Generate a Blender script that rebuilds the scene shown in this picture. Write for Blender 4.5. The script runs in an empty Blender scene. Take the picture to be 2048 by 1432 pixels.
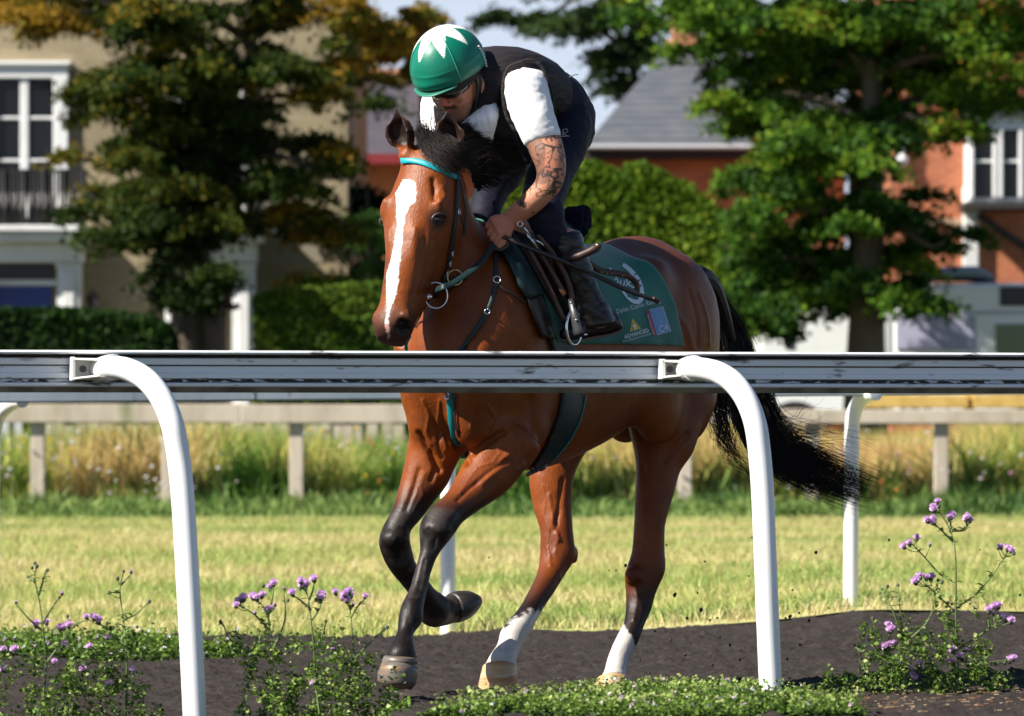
import bpy, bmesh, math, random
import numpy as np
from mathutils import Vector, Matrix
from mathutils.bvhtree import BVHTree
random.seed(7); RNG = np.random.default_rng(7)
S = bpy.context.scene
COL = S.collection
# ------------------------------------------------------------------ camera, sky, sun, exposure
F = 9900.0; YH = 840.0; HC = 0.89            # focal length in photo pixels, horizon row, eye height
cam = bpy.data.cameras.new('camera'); camo = bpy.data.objects.new('camera', cam); COL.objects.link(camo)
cam.sensor_width = 36.0; cam.lens = F / 2048 * 36.0
camo.location = (0, 0, HC); camo.rotation_euler = (math.pi / 2, 0, 0)
cam.shift_y = (YH - 716) / 2048; cam.clip_start = 0.5; cam.clip_end = 3000
cam.dof.use_dof = True; cam.dof.focus_distance = 16.9; cam.dof.aperture_fstop = 5.8
S.camera = camo
S.render.resolution_x = 1024; S.render.resolution_y = 716
w = bpy.data.worlds.new('World'); S.world = w; w.use_nodes = True
nt = w.node_tree; bg = nt.nodes['Background']
sky = nt.nodes.new('ShaderNodeTexSky'); sky.sky_type = 'NISHITA'; sky.sun_disc = False
SUN = Vector((-0.90, -0.43, 0)).normalized() * math.cos(math.radians(41)) + Vector((0, 0, math.sin(math.radians(41))))
sky.sun_elevation = math.radians(41); sky.sun_rotation = math.atan2(SUN.x, SUN.y)
sky.dust_density = 0.3; sky.air_density = 1.0; sky.ozone_density = 3.0
tcw = nt.nodes.new('ShaderNodeTexCoord'); sxyz = nt.nodes.new('ShaderNodeSeparateXYZ'); nt.links.new(tcw.outputs['Generated'], sxyz.inputs[0])
mrw = nt.nodes.new('ShaderNodeMapRange'); mrw.inputs[1].default_value = .09; mrw.inputs[2].default_value = .17; mrw.inputs[3].default_value = .9; mrw.inputs[4].default_value = 0; nt.links.new(sxyz.outputs[2], mrw.inputs[0])
mxw = nt.nodes.new('ShaderNodeMix'); mxw.data_type = 'RGBA'; nt.links.new(mrw.outputs[0], mxw.inputs[0]); nt.links.new(sky.outputs[0], mxw.inputs[6]); mxw.inputs[7].default_value = (7.0, 7.9, 9.6, 1)   # pale summer haze low in the sky
nt.links.new(mxw.outputs[2], bg.inputs[0]); bg.inputs[1].default_value = 0.05
sl = bpy.data.lights.new('sun', 'SUN'); sl.energy = 5.0; sl.angle = math.radians(0.53); sl.color = (1.0, 0.93, 0.82)
so = bpy.data.objects.new('sun', sl); COL.objects.link(so); so.rotation_euler = SUN.to_track_quat('Z', 'Y').to_euler()
so.location = (-20, -8, 20)
S.view_settings.view_transform = 'Standard'; S.view_settings.look = 'None'
S.view_settings.exposure = 1.0; S.view_settings.gamma = 1.0
S.cycles.max_bounces = 8; S.cycles.transparent_max_bounces = 16
S.cycles.use_denoising = True
# ------------------------------------------------------------------ helpers
def W(px, py, D):
    return Vector(((px - 1024) / F * D, D, HC - (py - YH) / F * D))
def proj(v):
    return 1024 + F * v[0] / v[1], YH - F * (v[2] - HC) / v[1]
def tag(o, label=None, cat=None, group=None, kind=None):
    if label: o['label'] = label
    if cat: o['category'] = cat
    if group: o['group'] = group
    if kind: o['kind'] = kind
    return o
def thing(name, label, cat, loc=(0, 0, 0), group=None):
    o = bpy.data.objects.new(name, None); COL.objects.link(o); o.location = loc
    o.empty_display_size = 0.1
    return tag(o, label, cat, group)
def link(name, me, mat=None, parent=None):
    o = bpy.data.objects.new(name, me); COL.objects.link(o)
    if mat and not me.materials: me.materials.append(mat)
    if parent:
        o.parent = parent; o.matrix_parent_inverse = Matrix.Translation(parent.location).inverted()
    return o
def np_mesh(name, V, Fc, mat=None, cols=None, smooth=False, parent=None, mats=None, midx=None):
    """V (n,3) ; Fc (m,k) one polygon size, or a list of such arrays"""
    if not isinstance(Fc, list): Fc = [Fc]
    Fc = [np.asarray(f, dtype=np.int32) for f in Fc if len(f)]
    me = bpy.data.meshes.new(name); V = np.asarray(V, dtype=np.float32)
    me.vertices.add(len(V)); me.vertices.foreach_set('co', V.ravel())
    loops = np.concatenate([f.ravel() for f in Fc]); me.loops.add(len(loops)); me.loops.foreach_set('vertex_index', loops)
    cnt = np.concatenate([np.full(len(f), f.shape[1], dtype=np.int32) for f in Fc])
    me.polygons.add(len(cnt)); st = np.concatenate([[0], np.cumsum(cnt)[:-1]]).astype(np.int32)
    me.polygons.foreach_set('loop_start', st); me.polygons.foreach_set('loop_total', cnt)
    if midx is not None: me.polygons.foreach_set('material_index', np.asarray(midx, dtype=np.int32))
    if smooth: me.polygons.foreach_set('use_smooth', np.ones(len(cnt), dtype=bool))
    me.update(calc_edges=True)
    if cols is not None:
        a = me.color_attributes.new('Col', 'FLOAT_COLOR', 'POINT'); c = np.ones((len(V), 4), dtype=np.float32); c[:, :3] = cols
        a.data.foreach_set('color', c.ravel())
    if mats:
        for m in mats: me.materials.append(m)
    return link(name, me, mat, parent)
class MB:
    """collects lofts / boxes / tubes as plain vertex and face lists"""
    def __init__(s): s.v = []; s.f = []; s.m = []; s.mi = 0
    def add(s, vs, fs):
        b = len(s.v); s.v += [tuple(x) for x in vs]; s.f += [tuple(i + b for i in f) for f in fs]; s.m += [s.mi] * len(fs)
    def mat(s, i): s.mi = i; return s
    def loft(s, rings, n=20, k=4, cap=0.5, p=2.0, closed=True):
        R = []
        for r in rings:
            c, a, b = Vector(r[0]), Vector(r[1]), Vector(r[2]); R.append((c, a, b, r[3] if len(r) > 3 else p))
        def cr(q0, q1, q2, q3, t):
            return 0.5 * ((2 * q1) + (q2 - q0) * t + (2 * q0 - 5 * q1 + 4 * q2 - q3) * t * t + (3 * q1 - q0 - 3 * q2 + q3) * t * t * t)
        out = []
        m = len(R)
        for i in range(m - 1):
            g = [R[max(i - 1, 0)], R[i], R[i + 1], R[min(i + 2, m - 1)]]
            for j in range(k):
                t = j / k
                out.append(tuple(cr(g[0][q], g[1][q], g[2][q], g[3][q], t) for q in range(4)))
        out.append(R[-1])
        if cap > 0:
            def capr(r0, r1):
                c, a, b, pp = r0; d = (c - r1[0]); d = d.normalized() if d.length > 1e-9 else Vector((0, 0, 1))
                rr = min(a.length, b.length) * cap
                return [(c + d * rr * 0.95, a * .3, b * .3, pp), (c + d * rr * 0.75, a * .66, b * .66, pp), (c + d * rr * 0.4, a * .9, b * .9, pp)]
            s0 = capr(out[0], out[1]); s1 = capr(out[-1], out[-2])
            out = s0 + out + s1[::-1]
        vs = []; fs = []
        for (c, a, b, pp) in out:
            for j in range(n):
                t = 2 * math.pi * j / n; ct, st = math.cos(t), math.sin(t)
                vs.append(c + a * math.copysign(abs(ct) ** (2 / pp), ct) + b * math.copysign(abs(st) ** (2 / pp), st))
        L = len(out)
        for i in range(L - 1):
            for j in range(n):
                j2 = (j + 1) % n
                fs.append((i * n + j, i * n + j2, (i + 1) * n + j2, (i + 1) * n + j))
        vs.append(out[0][0]); vs.append(out[-1][0]); e0 = len(vs) - 2; e1 = e0 + 1
        for j in range(n):
            j2 = (j + 1) % n
            fs.append((e0, j2, j)); fs.append((e1, (L - 1) * n + j, (L - 1) * n + j2))
        s.add(vs, fs); return s
    def ell(s, c, a, b, d, n=20, m=12):
        c, a, b, d = Vector(c), Vector(a), Vector(b), Vector(d)
        vs = []; fs = []
        for i in range(1, m):
            ph = math.pi * i / m
            for j in range(n):
                t = 2 * math.pi * j / n
                vs.append(c + (a * math.cos(t) + b * math.sin(t)) * math.sin(ph) + d * math.cos(ph))
        for i in range(m - 2):
            for j in range(n):
                j2 = (j + 1) % n; fs.append((i * n + j, (i + 1) * n + j, (i + 1) * n + j2, i * n + j2))
        vs.append(c + d); vs.append(c - d); t0 = len(vs) - 2
        for j in range(n):
            j2 = (j + 1) % n; fs.append((t0, j, j2)); fs.append((t0 + 1, (m - 2) * n + j2, (m - 2) * n + j))
        s.add(vs, fs); return s
    def box(s, c, x, y, z):
        """centre and three half-axis vectors"""
        c, x, y, z = Vector(c), Vector(x), Vector(y), Vector(z)
        vs = [c + x * i + y * j + z * k for i in (-1, 1) for j in (-1, 1) for k in (-1, 1)]
        s.add(vs, [(0, 1, 3, 2), (4, 6, 7, 5), (0, 4, 5, 1), (2, 3, 7, 6), (0, 2, 6, 4), (1, 5, 7, 3)]); return s
    def bx(s, x0, x1, y0, y1, z0, z1):
        return s.box(((x0 + x1) / 2, (y0 + y1) / 2, (z0 + z1) / 2), ((x1 - x0) / 2, 0, 0), (0, (y1 - y0) / 2, 0), (0, 0, (z1 - z0) / 2))
    def tube(s, pts, rad, n=8, k=4, cap=0.4, flat=None, up=None):
        """tube along a smoothed path; rad a number or list; flat = thickness ratio of a strap with 'up' as its normal"""
        pts = [Vector(p) for p in pts]
        if not hasattr(rad, '__len__'): rad = [rad] * len(pts)
        rings = []; prev = None
        for i, p in enumerate(pts):
            t = (pts[min(i + 1, len(pts) - 1)] - pts[max(i - 1, 0)]).normalized()
            ref = Vector(up) if up is not None else (prev if prev is not None else (Vector((0, 0, 1)) if abs(t.z) < .9 else Vector((1, 0, 0))))
            b = (ref - t * ref.dot(t)); b = b.normalized() if b.length > 1e-6 else t.orthogonal().normalized()
            a = t.cross(b).normalized(); prev = b
            rings.append((p, a * rad[i], b * rad[i] * (flat if flat else 1)))
        return s.loft(rings, n=n, k=k, cap=cap, p=2.0 if not flat else 3.0)
    def prism(s, poly, ext):
        """closed polygon of points pushed along ext"""
        poly = [Vector(p) for p in poly]; e = Vector(ext); n = len(poly)
        vs = poly + [p + e for p in poly]
        s.add(vs, [tuple(range(n))[::-1], tuple(range(n, 2 * n))] + [(i, (i + 1) % n, n + (i + 1) % n, n + i) for i in range(n)]); return s
    def me(s, name):
        m = bpy.data.meshes.new(name); m.from_pydata(s.v, [], s.f); m.update(); return m
    def build(s, name, mat=None, parent=None, smooth=False, mats=None, bevel=0, label=None, angle=None, fix=True):
        me = s.me(name)
        if fix:
            bm = bmesh.new(); bm.from_mesh(me); bmesh.ops.recalc_face_normals(bm, faces=bm.faces); bm.to_mesh(me); bm.free()
        if smooth: me.polygons.foreach_set('use_smooth', [True] * len(me.polygons))
        if mats:
            for m_ in mats: me.materials.append(m_)
            me.polygons.foreach_set('material_index', s.m)
        o = link(name, me, mat, parent)
        if bevel:
            b = o.modifiers.new('bevel', 'BEVEL'); b.width = bevel; b.segments = 2; b.limit_method = 'ANGLE'
        if label: o['label'] = label
        return o
def remeshed(mb, name, voxel, smooth=4, factor=0.5):
    """fuse every closed piece of mb into one continuous surface"""
    me = mb.me(name); o = bpy.data.objects.new(name, me); COL.objects.link(o)
    r = o.modifiers.new('r', 'REMESH'); r.mode = 'VOXEL'; r.voxel_size = voxel; r.use_smooth_shade = True
    sm = o.modifiers.new('s', 'SMOOTH'); sm.iterations = smooth; sm.factor = factor
    dg = bpy.context.evaluated_depsgraph_get(); ev = o.evaluated_get(dg)
    m2 = bpy.data.meshes.new_from_object(ev); bpy.data.objects.remove(o); bpy.data.meshes.remove(me)
    m2.name = name; m2.polygons.foreach_set('use_smooth', [True] * len(m2.polygons))
    return m2
def verts_np(me):
    v = np.empty(len(me.vertices) * 3, dtype=np.float32); me.vertices.foreach_get('co', v); return v.reshape(-1, 3)
def set_cols(me, cols):
    a = me.color_attributes.new('Col', 'FLOAT_COLOR', 'POINT'); c = np.ones((len(cols), 4), dtype=np.float32); c[:, :3] = cols
    a.data.foreach_set('color', c.ravel())
def tr(edges, p=2.0):
    """rings traced as (x1,y1,x2,y2,distance,depth ratio)"""
    C = [W((e[0] + e[2]) / 2, (e[1] + e[3]) / 2, e[4]) for e in edges]; out = []
    for i, e in enumerate(edges):
        a = (W(e[2], e[3], e[4]) - W(e[0], e[1], e[4])) / 2
        t = (C[min(i + 1, len(C) - 1)] - C[max(i - 1, 0)]).normalized()
        b = t.cross(a); b = b.normalized() if b.length > 1e-9 else Vector((0, 1, 0))
        if abs(b.y) < .3: b = Vector((0, 1, 0))
        out.append((C[i], a, b * a.length * e[5], p))
    return out
def tri_noise(P, sc, seed=0):
    """cheap smooth value noise at points (n,3), 0..1"""
    r = np.random.default_rng(seed); tab = r.random(4096)
    Q = P * sc; i = np.floor(Q).astype(np.int64); f = Q - i; f = f * f * (3 - 2 * f)
    def h(ix, iy, iz): return tab[((ix * 73856093) ^ (iy * 19349663) ^ (iz * 83492791)) % 4096]
    v = 0
    for dx in (0, 1):
        for dy in (0, 1):
            for dz in (0, 1):
                wgt = (f[:, 0] if dx else 1 - f[:, 0]) * (f[:, 1] if dy else 1 - f[:, 1]) * (f[:, 2] if dz else 1 - f[:, 2])
                v = v + wgt * h(i[:, 0] + dx, i[:, 1] + dy, i[:, 2] + dz)
    return v
def fbm(P, sc, seed=0, o=4):
    v = 0; a = .5; t = 0
    for k in range(o): v = v + a * tri_noise(P, sc * 2 ** k, seed + k); t += a; a *= .5
    return v / t
def inpoly(x, y, poly):
    c = np.zeros(len(x), dtype=bool); n = len(poly)
    for i in range(n):
        x1, y1 = poly[i]; x2, y2 = poly[(i + 1) % n]
        if y1 == y2: continue
        m = ((y1 > y) != (y2 > y)) & (x < (x2 - x1) * (y - y1) / (y2 - y1) + x1); c ^= m
    return c
def ss(e0, e1, x):
    t = np.clip((x - e0) / (e1 - e0), 0, 1); return t * t * (3 - 2 * t)
def mixc(c, c2, t): return c * (1 - t[:, None]) + np.asarray(c2)[None, :] * t[:, None]
# ------------------------------------------------------------------ materials
def srgb(r, g, b):
    f = lambda c: (c / 255 / 12.92) if c / 255 <= .04045 else ((c / 255 + .055) / 1.055) ** 2.4
    return (f(r), f(g), f(b))
def mat(name, col=(.5, .5, .5), rough=.6, metal=0, noise=None, bump=None, attr=False, coat=0, sheen=0, spec=.5, trans=0, emit=0, dirt=None, stretch=None, sss=0):
    """noise=(scale, second colour, contrast low, high) ; bump=(scale, strength, distance) ; dirt=(colour, scale, lo, hi)"""
    m = bpy.data.materials.new(name); m.use_nodes = True; n = m.node_tree.nodes; l = m.node_tree.links; b = n['Principled BSDF']
    b.inputs['Roughness'].default_value = rough; b.inputs['Metallic'].default_value = metal
    b.inputs['Specular IOR Level'].default_value = spec
    b.inputs['Coat Weight'].default_value = coat; b.inputs['Coat Roughness'].default_value = .25
    b.inputs['Sheen Weight'].default_value = sheen
    if sss: b.inputs['Subsurface Weight'].default_value = sss; b.inputs['Subsurface Radius'].default_value = (.01, .004, .002)
    tc = n.new('ShaderNodeTexCoord'); vec = tc.outputs['Object']
    if stretch:
        mp = n.new('ShaderNodeMapping'); mp.inputs['Scale'].default_value = stretch; l.new(vec, mp.inputs[0]); vec = mp.outputs[0]
    if attr:
        at = n.new('ShaderNodeAttribute'); at.attribute_name = 'Col'; src = at.outputs['Color']
    else:
        rg = n.new('ShaderNodeRGB'); rg.outputs[0].default_value = (*col, 1); src = rg.outputs[0]
    def mixin(src, sc, c2, lo, hi, det=5, blend='MIX'):
        nz = n.new('ShaderNodeTexNoise'); nz.inputs['Scale'].default_value = sc; nz.inputs['Detail'].default_value = det; l.new(vec, nz.inputs['Vector'])
        mr = n.new('ShaderNodeMapRange'); mr.inputs[1].default_value = lo; mr.inputs[2].default_value = hi; l.new(nz.outputs[0], mr.inputs[0])
        mx = n.new('ShaderNodeMix'); mx.data_type = 'RGBA'; mx.blend_type = blend; l.new(mr.outputs[0], mx.inputs[0]); l.new(src, mx.inputs[6]); mx.inputs[7].default_value = (*c2, 1)
        return mx.outputs[2]
    if noise: src = mixin(src, noise[0], noise[1], noise[2] if len(noise) > 2 else .4, noise[3] if len(noise) > 3 else .65, blend='MULTIPLY' if attr else 'MIX')
    if dirt: src = mixin(src, dirt[1], dirt[0], dirt[2], dirt[3], 8)
    l.new(src, b.inputs['Base Color'])
    if emit: l.new(src, b.inputs['Emission Color']); b.inputs['Emission Strength'].default_value = emit
    if bump:
        nz = n.new('ShaderNodeTexNoise'); nz.inputs['Scale'].default_value = bump[0]; nz.inputs['Detail'].default_value = 6; l.new(vec, nz.inputs['Vector'])
        bp = n.new('ShaderNodeBump'); bp.inputs['Strength'].default_value = bump[1]; bp.inputs['Distance'].default_value = bump[2] if len(bump) > 2 else .01
        l.new(nz.outputs[0], bp.inputs['Height']); l.new(bp.outputs[0], b.inputs['Normal'])
    if trans:   # thin leaf: light passing through
        tl = n.new('ShaderNodeBsdfTranslucent'); l.new(src, tl.inputs[0]); ms = n.new('ShaderNodeMixShader'); ms.inputs[0].default_value = trans
        out = n['Material Output']; l.new(b.outputs[0], ms.inputs[1]); l.new(tl.outputs[0], ms.inputs[2]); l.new(ms.outputs[0], out.inputs[0])
    return m
# ================================================================== HORSE
TZ = -0.08                                    # level of the gallop track
BA = math.radians(32); OX, OY = .01, 17.4     # heading and the spot under the withers
hD = Vector((-math.sin(BA), -math.cos(BA), 0)); lD = Vector((math.cos(BA), -math.sin(BA), 0)); UP = Vector((0, 0, 1))
def HP(u, v, z): return Vector((OX, OY, 0)) + hD * u + lD * v + UP * z
def toL(p):
    q = Vector(p) - Vector((OX, OY, 0)); return q.dot(hD), q.dot(lD), q.z
horse = thing('horse', 'bay racehorse with white blaze cantering along the dark track', 'horse', HP(0, 0, TZ))
hb = MB()
# trunk
T = [(.50, 1.27, 1.02, .11), (.46, 1.40, .92, .19), (.37, 1.50, .80, .23), (.22, 1.55, .74, .245), (.05, 1.575, .71, .25), (-.12, 1.55, .715, .265),
     (-.30, 1.50, .75, .28), (-.48, 1.50, .80, .28), (-.64, 1.53, .86, .265), (-.80, 1.555, .93, .26), (-.94, 1.54, 1.0, .26), (-1.06, 1.48, 1.05, .225), (-1.15, 1.38, 1.1, .16)]
hb.loft([(HP(u, 0, (a + b) / 2), lD * w_, UP * (a - b) / 2, 2.15) for (u, a, b, w_) in T], n=40, k=4, cap=.5)
# neck : sagittal pairs
N = [((.45, 1.80), (.56, 1.62), .085), ((.41, 1.765), (.51, 1.47), .085), ((.375, 1.69), (.475, 1.33), .095), ((.335, 1.615), (.47, 1.20), .115), ((.22, 1.57), (.44, 1.08), .15), ((.02, 1.555), (.36, .95), .19)]
rr = []
for (a, b, w_) in N:
    A = HP(a[0], 0, a[1]); B = HP(b[0], 0, b[1]); rr.append(((A + B) / 2, lD * w_, (A - B) / 2, 2.1))
hb.loft(rr, n=28, k=5, cap=.4)
def el(u, v, z, ru, rv, rz, tilt=0, yaw=0):
    ct, st = math.cos(tilt), math.sin(tilt); cy, sy = math.cos(yaw), math.sin(yaw)
    hh = hD * cy + lD * sy; ll = lD * cy - hD * sy
    hb.ell(HP(u, v, z), (hh * ct + UP * st) * ru, ll * rv, (UP * ct - hh * st) * rz)
for s in (-1, 1):
    el(.27, s * .165, 1.14, .15, .105, .33, tilt=-.35)      # shoulder blade
    el(.10, s * .17, 1.0, .20, .10, .17, tilt=.3)           # triceps
    el(.20, s * .17, .90, .11, .085, .12)                   # elbow
    el(.435, s * .095, 1.03, .105, .10, .17)                # breast
    el(.42, s * .09, .90, .09, .075, .11)
    el(.47, s * .145, 1.12, .06, .06, .07)                  # point of shoulder
    el(-.86, s * .14, 1.22, .27, .14, .29, tilt=.2)         # quarters
    el(-.66, s * .19, .99, .15, .085, .19)                  # stifle
    el(-.98, s * .13, 1.08, .15, .12, .28)
    el(-.62, s * .19, 1.40, .13, .07, .09)                  # point of hip
el(-.85, 0, 1.50, .25, .10, .07)
# left fore (nearer, planted)
LB = [(965, 840, 1085, 900, 17.06, .75), (945, 885, 1052, 940, 17.03, .75), (915, 945, 1016, 981, 16.98, .78), (890, 990, 971, 1008, 16.92, .82), (856, 1022, 930, 1038, 16.86, .9), (839, 1050, 914, 1060, 16.83, 1.0),
      (838, 1080, 896, 1084, 16.81, 1.0), (838, 1105, 877, 1110, 16.79, 1.0), (829, 1141, 864, 1141, 16.77, 1.05), (818, 1180, 854, 1186, 16.74, 1.15), (802, 1210, 848, 1216, 16.70, 1.15), (796, 1236, 846, 1242, 16.67, 1.15),
      (794, 1264, 829, 1264, 16.64, 1.1), (784, 1286, 828, 1288, 16.61, 1.15), (772, 1310, 834, 1314, 16.58, 1.2), (770, 1320, 834, 1324, 16.58, 1.2)]
hb.loft(tr(LB), n=18, k=3, cap=.3)
# right fore (folded)
LA = [(820, 850, 930, 900, 17.10, .75), (815, 890, 912, 935, 17.11, .75), (807, 930, 895, 972, 17.10, .78), (795, 980, 868, 1004, 17.08, .82), (782, 1022, 845, 1034, 17.05, .9), (766, 1052, 823, 1060, 17.03, 1.0), (757, 1082, 821, 1082, 17.02, 1.),
      (764, 1112, 826, 1104, 17.04, 1), (782, 1143, 832, 1126, 17.07, 1), (800, 1165, 846, 1146, 17.11, 1), (815, 1185, 858, 1163, 17.15, 1), (832, 1222, 872, 1180, 17.20, 1.), (850, 1250, 888, 1190, 17.25, .95), (882, 1252, 890, 1194, 17.30, .95),
      (908, 1246, 902, 1188, 17.34, 1), (930, 1240, 914, 1184, 17.37, 1)]
hb.loft(tr(LA), n=18, k=3, cap=.3)
# right hind (under the belly)
LC = [(1085, 830, 1240, 800, 18.1, .6), (1066, 900, 1185, 880, 18.0, .75), (1056, 955, 1152, 945, 17.95, .78), (1064, 1008, 1145, 1003, 17.93, .8), (1078, 1058, 1145, 1055, 17.9, .85), (1079, 1090, 1149, 1088, 17.89, .85), (1079, 1112, 1152, 1112, 17.88, .85), (1074, 1145, 1133, 1142, 17.84, .9),
      (1058, 1186, 1108, 1180, 17.75, .95), (1036, 1222, 1080, 1226, 17.67, 1.05), (1016, 1244, 1066, 1258, 17.6, 1.1), (1001, 1262, 1055, 1276, 17.57, 1.1), (993, 1292, 1043, 1298, 17.54, 1.05), (978, 1316, 1034, 1316, 17.5, 1.15), (967, 1333, 1033, 1335, 17.49, 1.2), (965, 1341, 1034, 1341, 17.49, 1.2)]
hb.loft(tr(LC), n=18, k=3, cap=.3)
hb.ell(W(1146, 1110, 17.93), Vector((.02, 0, 0)), Vector((0, .03, 0)), Vector((0, 0, .035)))
# left hind
LDg = [(1240, 800, 1445, 800, 18.1, .6), (1256, 862, 1408, 850, 18.03, .7), (1268, 905, 1386, 908, 18.0, .78), (1270, 942, 1362, 941, 17.97, .8), (1269, 995, 1348, 990, 17.93, .8), (1267, 1045, 1333, 1043, 17.9, .85), (1264, 1100, 1330, 1095, 17.89, .85), (1250, 1146, 1332, 1140, 17.88, .75),
       (1251, 1180, 1314, 1183, 17.86, .8), (1251, 1215, 1302, 1220, 17.84, .9), (1246, 1248, 1288, 1252, 17.8, 1), (1229, 1280, 1276, 1285, 17.77, 1.1), (1215, 1316, 1258, 1322, 17.74, 1.05), (1206, 1345, 1252, 1350, 17.7, 1.15), (1196, 1362, 1258, 1362, 17.68, 1.2)]
hb.loft(tr(LDg), n=18, k=3, cap=.3)
hb.ell(W(1312, 1128, 17.93), Vector((.036, 0, 0)), Vector((0, .03, 0)), Vector((0, 0, .045))); hb.ell(W(1268, 1152, 17.83), Vector((.036, 0, 0)), Vector((0, .03, 0)), Vector((0, 0, .035)))
hb.ell(W(873, 1058, 16.80), Vector((.055, 0, 0)), Vector((0, .045, 0)), Vector((0, 0, .040))); hb.ell(W(790, 1078, 17.0), Vector((.052, 0, 0)), Vector((0, .05, 0)), Vector((0, 0, .042)))
# head
hf = Vector((-.407, -.9135, 0)); hr = Vector((.9135, -.407, 0)); TA = math.radians(20)
bdir = hf * math.cos(TA) + UP * math.sin(TA)
HR = [(852, 284, 16.93, .06, .12, 2), (842, 313, 16.90, .100, .19, 2.2), (832, 345, 16.88, .113, .235, 2.3), (821, 385, 16.86, .124, .275, 2.4), (812, 425, 16.84, .128, .30, 2.4), (805, 462, 16.82, .112, .31, 2.4), (798, 500, 16.80, .092, .29, 2.4),
      (791, 540, 16.78, .077, .245, 2.4), (785, 580, 16.765, .070, .19, 2.4), (776, 615, 16.75, .066, .155, 2.3), (770, 645, 16.737, .068, .135, 2.3), (769, 664, 16.745, .060, .115, 2.2), (775, 677, 16.765, .046, .085, 2)]
rr = []
for (x, y, D, w_, d, p_) in HR: rr.append((W(x, y, D) - bdir * d / 2, hr * w_, bdir * d / 2, p_))
hb.loft(rr, n=28, k=4, cap=.5)
def hpnt(x, y, D, back=0, side=0, up=0): return W(x, y, D) - hf * back + hr * side + UP * up
for s in (-1, 1):
    hb.ell(hpnt(811, 445, 16.84, .175, s * .080), hr * .026, bdir * .115, UP * .12)       # cheek
    hb.ell(hpnt(812, 425, 16.84, .075, s * .103), hr * .028, bdir * .055, UP * .045)     # orbit
    hb.ell(hpnt(814, 408, 16.84, .066, s * .10), hr * .024, bdir * .05, UP * .03)      # brow ridge
    hb.ell(hpnt(792, 540, 16.78, .05, s * .050), hr * .012, bdir * .03, UP * .16)     # cheek ridge
    hb.ell(hpnt(776, 638, 16.745, .032, s * .060), hr * .020, bdir * .03, UP * .032)   # nostril
    hb.ell(hpnt(777, 670, 16.76, .040, s * .020), hr * .032, bdir * .036, UP * .016)     # lips
0                    # nasal bone
hb.ell(hpnt(782, 666, 16.80, .070, 0), hr * .034, bdir * .032, UP * .022)                 # chin
# ears : cupped crescents
def ear(base, tip, wid, face, lean):
    base = Vector(base); tip = Vector(tip); ax = tip - base; side = ax.normalized().cross(face).normalized()
    prof = [(0, .62), (.12, .90), (.28, 1.03), (.45, .93), (.6, .74), (.75, .52), (.88, .30), (.96, .18), (1.0, .06)]
    n = 9; rings = []
    for (t, w_) in prof:
        c = base + ax * t + side * lean * math.sin(t * math.pi)
        pts_o = []; pts_i = []
        for j in range(n):
            an = math.radians(-112 + 224 * j / (n - 1)); R = wid * w_
            d = side * math.sin(an) * 1.0 - face * math.cos(an) * .8
            pts_o.append(c + d * R); pts_i.append(c + d * max(R - .015, R * .25))
        rings.append(pts_o + pts_i[::-1])
    m = 2 * n; vs = [p for r in rings for p in r]; fs = []
    for i in range(len(rings) - 1):
        for j in range(m): fs.append((i * m + j, i * m + (j + 1) % m, (i + 1) * m + (j + 1) % m, (i + 1) * m + j))
    for (i0, fl) in ((0, 1), ((len(rings) - 1) * m, 0)):
        for j in range(n - 1):
            q = (i0 + j, i0 + j + 1, i0 + m - 2 - j, i0 + m - 1 - j); fs.append(q[::-1] if fl else q)
    hb.add(vs, fs)
earf = (hf + hr * .1).normalized()
ear(W(806, 297, 16.95), W(786, 196, 16.94), .058, (hf * .9 - hr * .35).normalized(), -.004)
ear(W(899, 300, 16.87), W(892, 200, 16.86), .052, (hf * .8 + hr * .45).normalized(), .004)
hb.ell(W(812, 312, 16.95), hr * .035, hf * .035, UP * .03); hb.ell(W(893, 312, 16.88), hr * .035, hf * .035, UP * .03)
body_me = remeshed(hb, 'body', .0062, smooth=1)
V = verts_np(body_me).astype(np.float64)
ed = np.empty(len(body_me.edges) * 2, dtype=np.int32); body_me.edges.foreach_get('vertices', ed); ed = ed.reshape(-1, 2)
_lu = (V[:, 0] - OX) * hD.x + (V[:, 1] - OY) * hD.y; _px = 1024 + F * V[:, 0] / V[:, 1]
_hd = (((V - np.array(W(805, 470, 16.82) - hf * .12)) ** 2).sum(1) < .40 ** 2) & (_lu > .42) & (_px < 935) & (V[:, 2] > 1.0)
deg = np.bincount(ed.ravel(), minlength=len(V)).astype(float)[:, None]
def lap(V, wt, it):
    for _ in range(it):
        acc = np.stack([np.bincount(ed[:, 0], V[ed[:, 1], q], len(V)) + np.bincount(ed[:, 1], V[ed[:, 0], q], len(V)) for q in range(3)], 1) / deg
        V = V + (acc - V) * wt
    return V
wb = np.where(_hd, 0, ss(.80, .98, V[:, 2]))[:, None]
V = lap(V, wb * .9, 110); V = lap(V, np.where(_hd, .0, ss(.55, .80, V[:, 2]) * (1 - ss(.95, 1.1, V[:, 2])))[:, None] * .8, 22)
_er = V[:, 2] > W(0, 290, 16.9).z
V = lap(V, np.where(_er & (_lu > .4), .15, .6)[:, None] + 0 * wb, 6); V = lap(V, (_hd & ~_er)[:, None] * .7, 30)
body_me.vertices.foreach_set('co', V.astype(np.float32).ravel()); body_me.update()
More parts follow.
